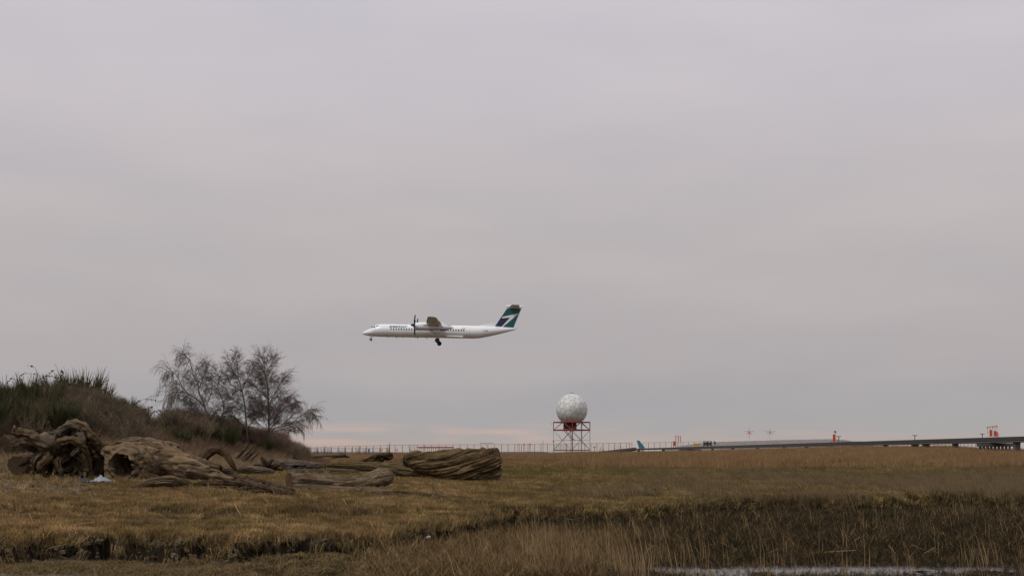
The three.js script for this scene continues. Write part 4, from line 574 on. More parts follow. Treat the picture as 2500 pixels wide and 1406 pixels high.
// ------------------------------------------------------------------ vegetation
// a clump of bent blades; each blade is a quad and a tip
function clump({ n, h, spread, lean = 0.35, w, seed, dir = null, segs = 2, droop = 0.25 }) {
  const rr = rngOf(seed), pos = [], idx = [], nor = [];
  for (let b = 0; b < n; b++) {
    const a = rr() * 6.283, r = spread * Math.sqrt(rr()), x0 = Math.cos(a) * r, z0 = Math.sin(a) * r, H = mix(h[0], h[1], rr()), W = w * (0.7 + 0.6 * rr());
    const la = dir === null ? rr() * 6.283 : dir + (rr() - 0.5) * 1.1, L = lean * (0.3 + rr()) * H, fa = rr() * 3.1416, fx = Math.cos(fa), fz = Math.sin(fa), s = pos.length / 3;
    for (let k = 0; k <= segs; k++) { const t = k / segs, bend = L * t * t, y = H * t * (1 - droop * t * lean), ww = k === segs ? 0 : W * (1 - 0.45 * t) / 2, cx = x0 + Math.cos(la) * bend, cz = z0 + Math.sin(la) * bend; if (k === segs) { pos.push(cx, y, cz); nor.push(-fz * 0.5, 0.85, fx * 0.5); } else { pos.push(cx - fx * ww, y, cz - fz * ww, cx + fx * ww, y, cz + fz * ww); nor.push(-fz * 0.5, 0.85, fx * 0.5, -fz * 0.5, 0.85, fx * 0.5); } }
    for (let k = 0; k < segs - 1; k++) { const q = s + k * 2; idx.push(q, q + 1, q + 2, q + 1, q + 3, q + 2); } const q = s + (segs - 1) * 2; idx.push(q, q + 1, q + 2);
  }
  const g = new THREE.BufferGeometry(); g.setAttribute('position', new THREE.Float32BufferAttribute(pos, 3)); g.setIndex(idx); g.computeVertexNormals(); return g;
}
const blade = (trans = 0.25) => new THREE.MeshPhysicalMaterial({ color: 0xffffff, roughness: 0.9, transmission: trans, thickness: 0, specularIntensity: 0.25 });
function scatter(name, label, category, geo, count, pick, seed, material = blade()) {
  const m = shade(new THREE.InstancedMesh(geo, material, count)); m.name = numbered(name); const rr = rngOf(seed), M = new THREE.Matrix4(), Q = new THREE.Quaternion(), c = new THREE.Color(), E = new THREE.Euler(); let i = 0, tries = 0;
  while (i < count && tries < count * 12) { tries++; const o = pick(rr); if (!o) continue; E.set((o.tilt || 0) * (rr() - 0.5), o.turn ?? rr() * 6.283, (o.tilt || 0) * (rr() - 0.5)); Q.setFromEuler(E); M.compose(V(o.x, o.y ?? height(o.x, o.d) - 0.01, -o.d), Q, V(o.s, o.s * (o.sy ?? 1), o.s)); m.setMatrixAt(i, M); m.setColorAt(i, c.setRGB(...o.c)); i++; }
  m.count = i; scene.add(m); return tag(m, label, category, null, 'stuff');
}
const mixc = (a, b, t) => a.map((q, k) => mix(q, b[k], clamp(t)));
const TAN = [0.3, 0.197, 0.083], OLIVE = [0.175, 0.14, 0.044], RUST = [0.255, 0.148, 0.066], STRAW = [0.44, 0.31, 0.15], PEAT = [0.085, 0.062, 0.036];
const logPick = (rr, d0, d1, p0 = -450, p1 = 2950) => { const d = d0 * Math.pow(d1 / d0, rr()), px = mix(p0, p1, rr()); return { d, px, x: (px - 1250) / F * d }; };
const softSoil = (x, d, e) => sm(0.12, 0.5, n2(x * 1.1, d * 1.6) + 0.5 * n2(x * 3.1, d * 4)) * (d < e + 3 ? 1 : 0);
// short turf on the terrace
scatter('turf_grass', 'short tan and olive grass covering the marsh terrace', 'grass', clump({ n: 11, h: [0.05, 0.15], spread: 0.08, lean: 0.6, w: 0.011, seed: 1, segs: 2 }), 270000, (rr) => {
  const o = logPick(rr, 22, 66), { e } = bankInfo(o.x, o.d); if (o.d < e + 0.12) return null;
  const soil = o.px < 1250 ? softSoil(o.x, o.d, e) : 0, e2 = e2of(o.x, e), step = o.px < 1000 && Math.abs(o.d - e2 + 0.4) < 1.3 ? 1.07 * sm(-0.3, 0.1, n2(o.x * 1.3, o.d * 1.2)) : 0;
  if (rr() < Math.max(soil, step) * 0.9) return null;
  if (o.px < 330 + 150 * n2(o.x * 0.4, o.d * 0.4) && o.d > 39 && rr() < 0.93) return null;
  const pt = fbm(o.x * 0.22, o.d * 0.3), q = fbm(o.x * 0.9 + 50, o.d * 1.4), right = sm(900, 1500, o.px);
  let c = mixc(TAN, OLIVE, 0.38 + 0.37 * right + 0.9 * pt); c = mixc(c, RUST, q * 1.2); c = mixc(c, STRAW, 0.9 * fbm(o.x * 0.35 + 8, o.d * 0.6 + 3)); const v = (0.5 + 0.75 * rr()) * (1 + 0.85 * fbm(o.x * 1.8, o.d * 1.8 + 30)) * (1 + 0.8 * fbm(o.x * 0.3 + 3, o.d * 0.6)); return { x: o.x, d: o.d, s: mix(1, 1.25, sm(30, 66, o.d)) * (0.65 + 0.6 * rr()) * (1 + 0.5 * q), tilt: 0.3, c: c.map((k) => k * v) };
}, 21);
// middle field
scatter('field_grass', 'olive brown grass of the open field right of the driftwood', 'grass', clump({ n: 20, h: [0.07, 0.22], spread: 0.24, lean: 0.5, w: 0.018, seed: 2, segs: 2 }), 95000, (rr) => {
  const o = logPick(rr, 56, 150, -300); const dn = lerpTable(DUNE0, o.px); if (o.px < 830 && o.d > dn - 3) return null; if (o.px < 380 && rr() < 0.95) return null;
  const pt = fbm(o.x * 0.1, o.d * 0.16), q = fbm(o.x * 0.4 + 50, o.d * 0.9); let c = mixc(TAN, OLIVE, 0.66 + 0.9 * pt); c = mixc(c, RUST, sm(80, 140, o.d) * 0.7 + q); const v = (0.5 + 0.75 * rr()) * (1 + 0.8 * fbm(o.x * 0.7, o.d * 0.7 + 30)) * (1 + 0.9 * fbm(o.x * 0.16 + 3, o.d * 0.3));
  return { x: o.x, d: o.d, s: mix(0.7, 1.7, sm(70, 140, o.d)) * (0.6 + 0.7 * rr()) * (1 + 0.8 * pt), sy: o.px < 1000 ? 0.7 : 1, tilt: 0.25, c: c.map((k) => k * v) };
}, 22);
// tall rusty reeds toward the trestle and dike
scatter('far_reeds', 'tall rusty dry reeds across the far field before the trestle', 'reeds', clump({ n: 16, h: [0.35, 0.95], spread: 0.5, lean: 0.3, w: 0.03, seed: 3, segs: 2 }), 80000, (rr) => {
  const o = logPick(rr, 96, 348, 690); if (o.px < 850 && o.d < 140 && lerpTable(DUNE, o.px) > 0.2) return null;
  const edge = 112 + 22 * n2(o.x * 0.06, 3) + 30 * (1 - sm(1000, 1500, o.px)); if (o.d < edge && rr() < 0.92) return null;
  const pt = fbm(o.x * 0.06, o.d * 0.06), far = sm(120, 340, o.d); let c = mixc(RUST, TAN, 0.35 + pt); c = mixc(c, [0.2, 0.14, 0.09], 0.2 + 0.7 * fbm(o.x * 0.2 + 9, o.d * 0.1)); const v = (0.8 + 0.55 * rr()) * (1 + 0.5 * fbm(o.x * 0.5, o.d * 0.3));
  return { x: o.x, d: o.d, s: (0.6 + 0.55 * rr()) * mix(0.85, 1.1, far) * (o.px < 1380 ? 0.62 : 1), tilt: 0.2, c: c.map((k) => k * v) };
}, 23);
// brown brush on the dune face
const onDune = (rr, p1 = 800) => { const px = mix(-420, p1, rr()), d0 = lerpTable(DUNE0, px), d = d0 - 5 + 27 * rr(); return { px, d, x: (px - 1250) / F * d, t: (d - d0 + 5) / 27 }; };
scatter('dune_brush', 'dry reddish brown brush and grass covering the dune face', 'brush', clump({ n: 34, h: [0.2, 0.75], spread: 0.4, lean: 0.6, w: 0.014, seed: 4, segs: 3 }), 24000, (rr) => {
  const o = onDune(rr); if (lerpTable(DUNE, o.px) < 0.15) return null; const q = fbm(o.x * 0.35, o.d * 0.35), sandy = o.px < 140 && o.t < 0.35; if (sandy && rr() < 0.7) return null;
  let c = mixc([0.21, 0.135, 0.075], [0.135, 0.085, 0.06], 0.5 + 1.3 * q); c = mixc(c, [0.3, 0.22, 0.115], sm(0.45, 0.1, o.t) * 0.8); c = mixc(c, [0.075, 0.07, 0.03], sm(0.05, 0.4, fbm(o.x * 0.3 + 77, o.d * 0.3)) * sm(0.3, 0.6, o.t)); const v = 0.7 + 0.5 * rr();
  return { x: o.x, d: o.d, s: (0.6 + 0.6 * rr()) * mix(0.75, 1.15, o.t) * (o.px > 700 ? 0.7 : 1), tilt: 0.35, c: c.map((k) => k * v) };
}, 24, blade(0.15));
// rushes standing in the wet hollow below the bank
scatter('marsh_rushes', 'dense dark brown rushes standing in the wet hollow at lower right', 'rushes', clump({ n: 6, h: [0.06, 0.27], spread: 0.08, lean: 0.55, w: 0.013, seed: 5, segs: 2 }), 90000, (rr) => {
  const o = logPick(rr, 18.5, 46, 760), { e } = bankInfo(o.x, o.d); if (o.d > e + 0.5) return null; if (rr() > sm(820, 1350, o.px)) return null;
  const wet = n2(o.x * 0.5, o.d * 0.8), pool = Math.exp(-(((o.d - 21.4 - 0.3 * n2(o.x * 0.6, 1)) / 0.45) ** 2)) * sm(1560, 1700, o.px); if (rr() < pool * 0.8) return null; if (wet > 0.4 && rr() < 0.35) return null; if (o.px > 1480 && o.d < 22.1 && rr() < 0.6) return null;
  const q = fbm(o.x * 0.7, o.d * 0.7); let c = mixc([0.066, 0.044, 0.022], [0.025, 0.025, 0.011], 0.5 + q); c = mixc(c, [0.23, 0.15, 0.07], (1 - sm(1400, 1700, o.px)) * (1 - sm(26, 31, o.d)) * 0.85); c = mixc(c, TAN, rr() < 0.17 ? 0.85 : 0.0); const v = 0.35 + 1.0 * rr() ** 1.5;
  return { x: o.x, d: o.d, s: (0.7 + 0.65 * rr()) * (o.px > 1450 ? mix(0.3, 1, sm(22, 26, o.d)) : 1), tilt: rr() < 0.4 ? 1.5 : 0.5, c: c.map((k) => k * v), y: Math.max(height(o.x, o.d), -0.02) - 0.01 };
}, 25, blade(0.1));
// tall pale stalks leaning to the left
scatter('pale_reed_stalks', 'pale straw stalks leaning left in the foreground', 'reeds', clump({ n: 2, h: [0.3, 0.72], spread: 0.07, lean: 0.34, w: 0.0095, seed: 6, segs: 3, dir: Math.PI, droop: 0.1 }), 1100, (rr) => {
  const o = logPick(rr, 18.5, 44, 850), { e } = bankInfo(o.x, o.d); if (o.d > e + (o.px > 1500 ? 3 : 0.6)) return null;
  const dense = Math.exp(-(((o.px - 1360) / 190) ** 2)) * (1 - sm(25, 30, o.d)) * sm(-0.5, 0.5, n2(o.x * 0.9, o.d * 0.9)) + 0.05 + 0.22 * sm(1900, 2400, o.px) * sm(32, 38, o.d); if (rr() > dense) return null;
  const v = 0.55 + 0.5 * rr(); return { x: o.x, d: o.d, s: (0.45 + 0.65 * rr()), turn: (rr() - 0.5) * 1.2, tilt: 0.4, c: mixc(STRAW, [0.28, 0.19, 0.1], rr()).map((k) => k * v) };
}, 26);
// olive tussocks in the hollow at lower left and matted turf hanging over the bank
scatter('hollow_grass', 'matted olive grass at the foot of the eroded bank', 'grass', clump({ n: 18, h: [0.04, 0.14], spread: 0.13, lean: 0.9, w: 0.009, seed: 7, segs: 3, droop: 0.5 }), 30000, (rr) => {
  const o = logPick(rr, 18.5, 31, -450, 1500), { e } = bankInfo(o.x, o.d); if (rr() < sm(850, 1450, o.px)) return null; if (o.d > e - 0.25 - 0.5 * (0.5 + n2(o.x * 0.9, 5))) return null; if (n2(o.x * 1.3 + 60, o.d * 1.7) > 0.15 && rr() < 0.75) return null; const bare = sm(430, 250, o.px + 90 * n2(o.x, o.d)) * (1 - sm(21.6, 22.2, o.d)); if (rr() < bare * 0.97) return null;
  const q = fbm(o.x, o.d * 1.3); const v = 0.6 + 0.5 * rr(); return { x: o.x, d: o.d, s: 0.7 + 0.6 * rr(), tilt: 0.5, c: mixc(mixc([0.17, 0.13, 0.045], [0.24, 0.16, 0.075], 0.5 + q), PEAT, rr() < 0.2 ? 0.6 : 0).map((k) => k * v) };
}, 27);
scatter('bank_fringe', 'ragged roots and turf hanging over the cut face of the bank', 'grass', clump({ n: 16, h: [0.06, 0.19], spread: 0.1, lean: 1.1, w: 0.011, seed: 8, segs: 4, droop: 1.6, dir: Math.PI / 2 }), 7000, (rr) => {
  const o = logPick(rr, 21, 46), { e, w } = bankInfo(o.x, o.d), off = (o.d - e) / w; if (o.d < e - 0.25 * w || o.d > e + 0.45) return null; if (rr() < 0.75 * sm(0.3, 0.6, 0.5 + n2(o.x * 1.4, 70))) return null;
  const v = 0.6 + 0.5 * rr(); return { x: o.x, d: o.d, s: 0.6 + 0.8 * rr(), turn: (rr() - 0.5) * 1.6, tilt: 0.8, c: mixc(mixc(TAN, OLIVE, rr()), PEAT, rr() < 0.4 ? 0.7 : 0.2).map((k) => k * v) };
}, 28);
// clods of torn turf along the bank
{
  const g = new THREE.IcosahedronGeometry(1, 2), P = g.attributes.position; for (let i = 0; i < P.count; i++) { const p = V().fromBufferAttribute(P, i), k = 1 + 0.35 * n3(p.x * 1.7, p.y * 1.7, p.z * 1.7) + 0.18 * n3(p.x * 5, p.y * 5, p.z * 5); P.setXYZ(i, p.x * k, p.y * k * 0.7, p.z * k); } g.computeVertexNormals();
  scatter('turf_clods', 'dark lumpy clods of torn turf along the eroded bank', 'soil', g, 4400, (rr) => { const o = logPick(rr, 20, 44), { e } = bankInfo(o.x, o.d), off = o.d - e; if (off < -1.6 || off > 2.2) return null; if (rr() > Math.exp(-((off + 0.1) ** 2) * 1.6) + 0.12) return null; if (n2(o.x * 0.7, 91) < -0.35) return null; const v = 0.7 + 0.6 * rr(), s = 0.018 + 0.06 * rr() ** 2; return { x: o.x, d: o.d, s, tilt: 2, c: mixc([0.04, 0.029, 0.018], [0.11, 0.078, 0.04], rr() * 0.8).map((k) => k * v) }; }, 29, mat([1, 1, 1], 0.95));
}
// darker taller rush patches and a straw wrack line across the right hand field
scatter('field_rushes', 'patches of taller dark rushes in the right hand field', 'rushes', clump({ n: 12, h: [0.12, 0.42], spread: 0.2, lean: 0.35, w: 0.013, seed: 9, segs: 2, dir: Math.PI }), 22000, (rr) => { const o = logPick(rr, 34, 100, 1150), { e } = bankInfo(o.x, o.d); if (o.d < e + 0.4) return null; const m = -0.5 * (1 - sm(1150, 1600, o.px)) + fbm(o.x * 0.12 + 31, o.d * 0.2) + 0.55 * sm(1800, 2500, o.px) * (1 - sm(60, 85, o.d)) - 0.14 + 0.2 * fbm(o.x * 0.8, o.d); if (rr() > sm(-0.05, 0.2, m)) return null; const v = 0.6 + 0.6 * rr(); return { x: o.x, d: o.d, s: 0.6 + 0.55 * rr(), turn: (rr() - 0.5) * 2, tilt: 0.3, c: mixc([0.12, 0.088, 0.045], [0.25, 0.175, 0.09], rr()).map((k) => k * v) }; }, 35);
scatter('straw_wrack', 'pale line of washed up straw across the right hand field', 'straw', clump({ n: 10, h: [0.08, 0.2], spread: 0.12, lean: 3, w: 0.011, seed: 10, segs: 2, droop: 0.3 }), 2600, (rr) => { const px = mix(1380, 2200, rr()), d = 47 + 1.2 * n2(px * 0.006, 2) + (rr() - 0.5) * (0.8 + 1.2 * rr()); if (n2(px * 0.012, 6) < -0.35) return null; const v = 0.7 + 0.4 * rr(); return { x: (px - 1250) / F * d, d, s: 0.8 + 0.6 * rr(), tilt: 0.6, c: [0.4 * v, 0.29 * v, 0.14 * v] }; }, 36);
// taller tufts left standing against the logs
{ const feet = [[430, 1198, 745, 1220], [700, 1200, 960, 1206], [930, 1184, 1225, 1186], [90, 1172, 300, 1178], [300, 1176, 480, 1198], [680, 1202, 1000, 1218], [560, 1150, 800, 1156], [1345, 1163, 1470, 1163], [0, 1168, 90, 1170]];
  scatter('log_tufts', 'dry grass tufts standing along the feet of the logs', 'grass', clump({ n: 14, h: [0.08, 0.3], spread: 0.12, lean: 0.6, w: 0.011, seed: 12, segs: 3 }), 620, (rr) => { const f = feet[Math.floor(rr() * feet.length)], u = rr(), q = onGround(mix(f[0], f[2], u), mix(f[1], f[3], u) + 3 * rr()), v = 0.6 + 0.6 * rr(); return { x: q.p.x, d: q.d, s: 0.5 + 0.7 * rr(), tilt: 0.4, c: mixc(STRAW, OLIVE, rr() * 0.8).map((k) => k * v) }; }, 37); }
// single dry stems and twigs strewn on the turf
scatter('strewn_stems', 'loose straw stems and sticks strewn over the turf', 'litter', new THREE.CylinderGeometry(0.003, 0.0045, 0.36, 4).rotateZ(1.3).translate(0, 0.04, 0), 1500, (rr) => { const o = logPick(rr, 23.5, 60); const v = 0.7 + 0.5 * rr(); return { x: o.x, d: o.d, s: 0.5 + 0.9 * rr(), tilt: 0.8, y: height(o.x, o.d) + 0.04, c: [0.36 * v, 0.27 * v, 0.15 * v] }; }, 30, mat([1, 1, 1], 0.9));

// ------------------------------------------------------------------ shrubs of broom on the dune
const stemM = mat([0.1, 0.075, 0.05], 0.9);
function tubes(list, sides = 3) {                                     // list: [[points], r0, r1]
  const pos = [], idx = [];
  for (const [pts, r0, r1] of list) { const s = pos.length / 3, n = pts.length; for (let j = 0; j < n; j++) { const p = pts[j], t = (j < n - 1 ? pts[j + 1].clone().sub(p) : p.clone().sub(pts[j - 1])).normalize(), u = (Math.abs(t.y) < 0.9 ? V(0, 1, 0) : V(1, 0, 0)).cross(t).normalize(), v = t.clone().cross(u), r = mix(r0, r1, j / (n - 1)); for (let i = 0; i < sides; i++) { const a = i / sides * 6.2832, ca = Math.cos(a) * r, sa = Math.sin(a) * r; pos.push(p.x + u.x * ca + v.x * sa, p.y + u.y * ca + v.y * sa, p.z + u.z * ca + v.z * sa); } } for (let j = 0; j < n - 1; j++) for (let i = 0; i < sides; i++) { const a = s + j * sides + i, b = s + j * sides + (i + 1) % sides; idx.push(a, b, a + sides, b, b + sides, a + sides); } }
  const g = new THREE.BufferGeometry(); g.setAttribute('position', new THREE.Float32BufferAttribute(pos, 3)); g.setIndex(idx); g.computeVertexNormals(); return g;
}
{
  const greens = [blade(0.15), blade(0.15), blade(0.15)]; greens[0].color.setRGB(0.066, 0.07, 0.028); greens[1].color.setRGB(0.1, 0.088, 0.038); greens[2].color.setRGB(0.105, 0.072, 0.044);
  const shapes = [0, 1, 2, 3].map((v) => {
    const rr = rngOf(60 + v), stems = [], tips = [];
    for (let k = 0; k < 26; k++) { const a = rr() * 6.283, l = 0.35 + 0.5 * rr(), p0 = V(Math.cos(a) * 0.1, 0, Math.sin(a) * 0.1), p2 = V(Math.cos(a) * l * 0.75, 0.45 + 0.35 * rr(), Math.sin(a) * l * 0.75), p1 = p0.clone().lerp(p2, 0.5); p1.y += 0.08; stems.push([[p0, p1, p2], 0.016, 0.007]); for (let q = 0; q < 34; q++) { const t = 0.25 + 0.75 * rr(), b = p0.clone().lerp(p2, t), e = b.clone().add(V((rr() - 0.5) * 0.26 + Math.cos(a) * 0.12, 0.16 + 0.36 * rr(), (rr() - 0.5) * 0.26 + Math.sin(a) * 0.12)); tips.push([[b, b.clone().lerp(e, 0.5).add(V(0, 0.03, 0)), e], 0.009, 0.003]); } }
    return [tubes(stems), tubes(tips)];
  });
  const spots = [[-40, 955, 2.3, 0, 'tall dark broom bush cut off by the left edge of the picture'], [10, 958, 1.9, 0, 'dark green broom bush at the left edge of the dune'], [52, 932, 2.1, 0, 'rounded dark green bush under the bramble canes on the dune'], [92, 926, 2.1, 1, 'olive bush in the middle of the bramble canes on the dune'], [130, 924, 2.0, 1, 'olive bush right of the bramble canes on the dune crest'], [165, 928, 1.9, 0, 'dark bush just left of the tallest broom on the dune crest'], [205, 912, 2.3, 0, 'tallest upright broom on the dune crest'], [222, 944, 1.9, 1, 'olive bush below the tallest broom on the dune'], [80, 985, 1.5, 1, 'olive bush on the dune slope above the root wad'], [140, 990, 1.6, 0, 'dark green bush on the dune slope right of the root wad top'], [195, 985, 1.6, 1, 'olive bush on the dune slope above the broad trunk'], [255, 974, 1.6, 1, 'small olive bush where the dune crest starts to drop'], [300, 976, 1.5, 0, 'single upright dark broom standing out on the dune shoulder'], [330, 1018, 0.9, 2, 'low brown bush right of the single upright broom'], [440, 1045, 1.25, 0, 'dark bush under the weeping left birch'], [472, 1040, 1.1, 1, 'olive bush at the foot of the left birch trunk'], [545, 1035, 1.7, 0, 'big dark green broom between the two birches'], [578, 1045, 1.4, 0, 'dark green broom below the middle birch'], [610, 1062, 1.1, 2, 'low brown bush at the foot of the middle birch'], [640, 1070, 1.1, 0, 'dark green bush at the foot of the right birch'], [690, 1075, 1.0, 2, 'low brown bush right of the right birch trunk']];
  spots.forEach(([px, row, size, tone, label], i) => {
    // stand it on the dune so that its top is at that height
    let best = null; const d0 = lerpTable(DUNE0, px); for (let d = d0; d < d0 + 21; d += 0.5) { const x = (px - 1250) / F * d, g = height(x, d), top = HOR - (g + size * 0.95 - EYE) * F / d; if (!best || Math.abs(top - row) < best.e) best = { e: Math.abs(top - row), d, x, g }; }
    const t = thing('broom_bush', label, 'bush', V(best.x, best.g - 0.1, -best.d), 'bushes on the dune'); t.rotation.y = i * 1.7; t.scale.set(size * 0.95, size, size * 0.95);
    mesh('stems', shapes[i % 4][0], stemM, t); mesh('foliage', shapes[i % 4][1], greens[tone], t);
  });
}
// twiggy thicket over the dune crest and round the birches
{
  const rr = rngOf(67), L = []; for (let k = 0; k < 30; k++) { const a = rr() * 6.283, r = 0.3 * Math.sqrt(rr()), b = V(Math.cos(a) * r, 0, Math.sin(a) * r), e = b.clone().add(V((rr() - 0.5) * 0.6, 0.5 + 0.5 * rr(), (rr() - 0.5) * 0.6)), m = b.clone().lerp(e, 0.55).add(V((rr() - 0.5) * 0.15, 0.05, (rr() - 0.5) * 0.15)); L.push([[b, m, e], 0.009, 0.004]); for (let q = 0; q < 7; q++) { const s0 = b.clone().lerp(m, 0.3 + rr()).lerp(e, rr() * 0.6), f = s0.clone().add(V((rr() - 0.5) * 0.42, 0.1 + 0.25 * (rr() - 0.25), (rr() - 0.5) * 0.42)); L.push([[s0, f], 0.006, 0.003]); } }
  scatter('dune_thicket', 'twiggy brown and olive thicket over the dune crest and round the birches', 'thicket', tubes(L), 4200, (r2) => {
    const o = onDune(r2, 745), crest = o.px < 345 ? sm(0.3, 0.62, o.t) : o.px > 400 ? sm(0.45, 0.75, o.t) : 0.15; if (r2() > crest) return null; const q = fbm(o.x * 0.5, o.d * 0.5); let c = mixc([0.16, 0.105, 0.07], [0.085, 0.075, 0.036], 0.4 + 1.3 * q); c = mixc(c, [0.18, 0.12, 0.085], 0.8 * sm(540, 620, o.px)); const v = 0.6 + 0.75 * r2();
    return { x: o.x, d: o.d, s: (o.px < 345 ? 1.2 : o.px > 410 ? (o.px > 570 ? 1.2 : 1.45) : 0.9) * (0.4 + 0.9 * r2() ** 1.5) * (o.px > 690 ? 0.7 : 1), tilt: 0.5, c: c.map((k) => k * v) };
  }, 68, mat([1, 1, 1], 0.95));
}
// arching bramble canes with a few withered leaves
{
  const cane = mat([0.09, 0.05, 0.042], 0.9), leafM = mat([0.075, 0.06, 0.035], 0.9), rr = rngOf(71), leaf = new THREE.CircleGeometry(0.035, 5).scale(1, 1.5, 1);
  const list = [[[78, 960], [90, 920], [82, 897], [64, 892]], [[60, 965], [40, 930], [25, 925], [12, 940]], [[95, 955], [108, 925], [125, 908], [132, 903]], [[110, 955], [112, 930], [100, 918], [60, 912], [48, 918]], [[120, 955], [140, 925], [152, 912], [150, 906]], [[85, 960], [92, 930], [112, 918], [140, 925], [155, 945]], [[320, 1010], [332, 985], [352, 975], [395, 980]], [[352, 1030], [356, 1002], [376, 990]], [[360, 1028], [372, 1008], [392, 1001]], [[345, 1020], [352, 1000], [343, 999]], [[225, 960], [232, 940], [236, 934]], [[240, 965], [250, 950], [262, 957]]];
  const names = ['highest arching bramble cane with a leafy tip on the dune', 'bramble cane bowing to the left edge above the dune', 'bramble cane with a small curled tip above the dune crest', 'bramble cane bent flat to the left above the dune', 'short upright bramble cane left of the tallest broom', 'bramble cane arching to the right over the olive bush', 'long lone bramble cane arching from the single broom toward the birch', 'short forked bramble shoot left of the weeping birch', 'low bramble cane with a leaf left of the weeping birch', 'stubby bramble shoot with a crosswise twig left of the weeping birch', 'small bramble shoot right of the tallest broom', 'thin bramble shoot on the right slope of the dune crest'];
  list.forEach((pts, i) => {
    const d = lerpTable(DUNE0, pts[0][0]) + 15, c = new THREE.CatmullRomCurve3(pts.map(([a, b], j) => at(a, b, d + (rr() - 0.5) * 0.6))), base = c.getPoint(0), t = thing('bramble_cane', names[i], 'bramble', base, 'bramble canes');
    mesh('cane', tubes([[c.getPoints(22).map((p) => p.sub(base)), 0.013, 0.007]], 5), cane, t);
    for (let k = 0; k < 9; k++) { const p = c.getPoint(0.35 + 0.65 * rr()).sub(base), g = mesh('leaf', leaf, leafM, t); g.position.copy(p).add(V((rr() - 0.5) * 0.1, (rr() - 0.5) * 0.06, 0.03)); g.rotation.set(rr() * 3, rr() * 3, rr() * 3); g.scale.setScalar(0.8 + rr()); }
  });
}
// ------------------------------------------------------------------ three bare birches
function birch(name, label, d, trunks, seed, opt = {}) {
  const rr = rngOf(seed), z2 = (X, Y) => at(380 + X / 5.0214, 850 + Y / 5.0214, d), limbs = [], twigs = [], trunkList = [];
  const base = z2(...trunks[0].p[0]); base.y = height(base.x, d) - 0.1;
  const jit = (a) => (rr() - 0.5) * a;
  function twig(p, dir, len, hang, lvl) {                              // long flowing twigs that keep their parent's line
    const n = lvl ? 4 : 6, pts = [p.clone()], v = dir.clone(); let q = p.clone(); for (let k = 0; k < n; k++) { v.add(V(jit(0.22), jit(0.16) - hang * (0.25 + 0.75 * k / n), jit(0.22))).normalize(); q = q.clone().addScaledVector(v, len / n); pts.push(q); }
    twigs.push([pts, lvl ? 0.0042 : 0.0065, 0.0026]);
    if (lvl < 2) { const m = lvl ? 2 : 5; for (let k = 0; k < m; k++) { const i = 1 + Math.floor(rr() * (n - 1.5)), dd = pts[i + 1].clone().sub(pts[i]).normalize().add(V(jit(0.9), jit(0.5), jit(0.9))).normalize(); twig(pts[i], dd, len * (0.5 + 0.35 * rr()), hang * 1.1, lvl + 1); } }
  }
  for (let { p, r, h = 0.1, n = 20, l = 0.7, z = 0, main } of trunks) {
    const zo = z + jit(0.5), c = new THREE.CatmullRomCurve3(p.map(([X, Y], i) => { const q = z2(X, Y); q.z += zo * i / Math.max(1, p.length - 1) * 1.6 + jit(0.12); return q; })); if (main) c.points[0].y = Math.min(c.points[0].y, base.y);
    const P = c.getPoints(18), r1 = 0.01; (main ? trunkList : limbs).push([P.map((q) => q.clone().sub(base)), r, r1]);
    const sub = Math.round(n * 0.62), nt = Math.round(n * 1.0);
    for (let k = 0; k < nt; k++) { const t = 0.3 + 0.7 * (k + rr()) / nt, b = c.getPoint(Math.min(1, t)), tn = c.getTangent(Math.min(1, t)), a = rr() * 6.283, dir = tn.clone().multiplyScalar(0.75).add(V(Math.cos(a), 0.25 * rr(), Math.sin(a)).multiplyScalar(0.9)).normalize(); twig(b.sub(base), dir, l * (0.45 + 0.5 * rr()), h, 0); }
    for (let k = 0; k < sub; k++) {
      const t = (main ? 0.12 : 0.06) + 0.85 * (k + rr()) / sub, b = c.getPoint(t).sub(base), tn = c.getTangent(t), a = rr() * 6.283, v = tn.clone().multiplyScalar(0.6).add(V(Math.cos(a) * 1.0, 0.45 * rr() + (main ? 0.25 : 0), Math.sin(a) * 0.8)).normalize(), len = l * mix(1.9, 0.8, t) * (0.6 + 0.6 * rr()), pts = [b]; let q = b;
      for (let i = 0; i < 6; i++) { v.add(V(jit(0.35), 0.08 - h * 0.32 * i / 6 + jit(0.2), jit(0.35))).normalize(); q = q.clone().addScaledVector(v, len / 6); pts.push(q); }
      limbs.push([pts, r * 0.22, 0.005]); const m = 8; for (let i = 0; i < m; i++) { const j = 1 + Math.floor(rr() * 5), d2 = pts[j + 1].clone().sub(pts[j]).normalize().add(V(jit(1.1), jit(0.8), jit(1.1))).normalize(); twig(pts[j], d2, len * (0.4 + 0.4 * rr()), h, 1); }
    }
  }
  const t = thing(name, label, 'tree', base, 'bare birches');
  mesh('trunk', tubes(trunkList, 7), opt.bark, t); mesh('limbs', tubes(limbs, 5), opt.limb, t); mesh('crown', tubes(twigs, 3), opt.twig, t);
}
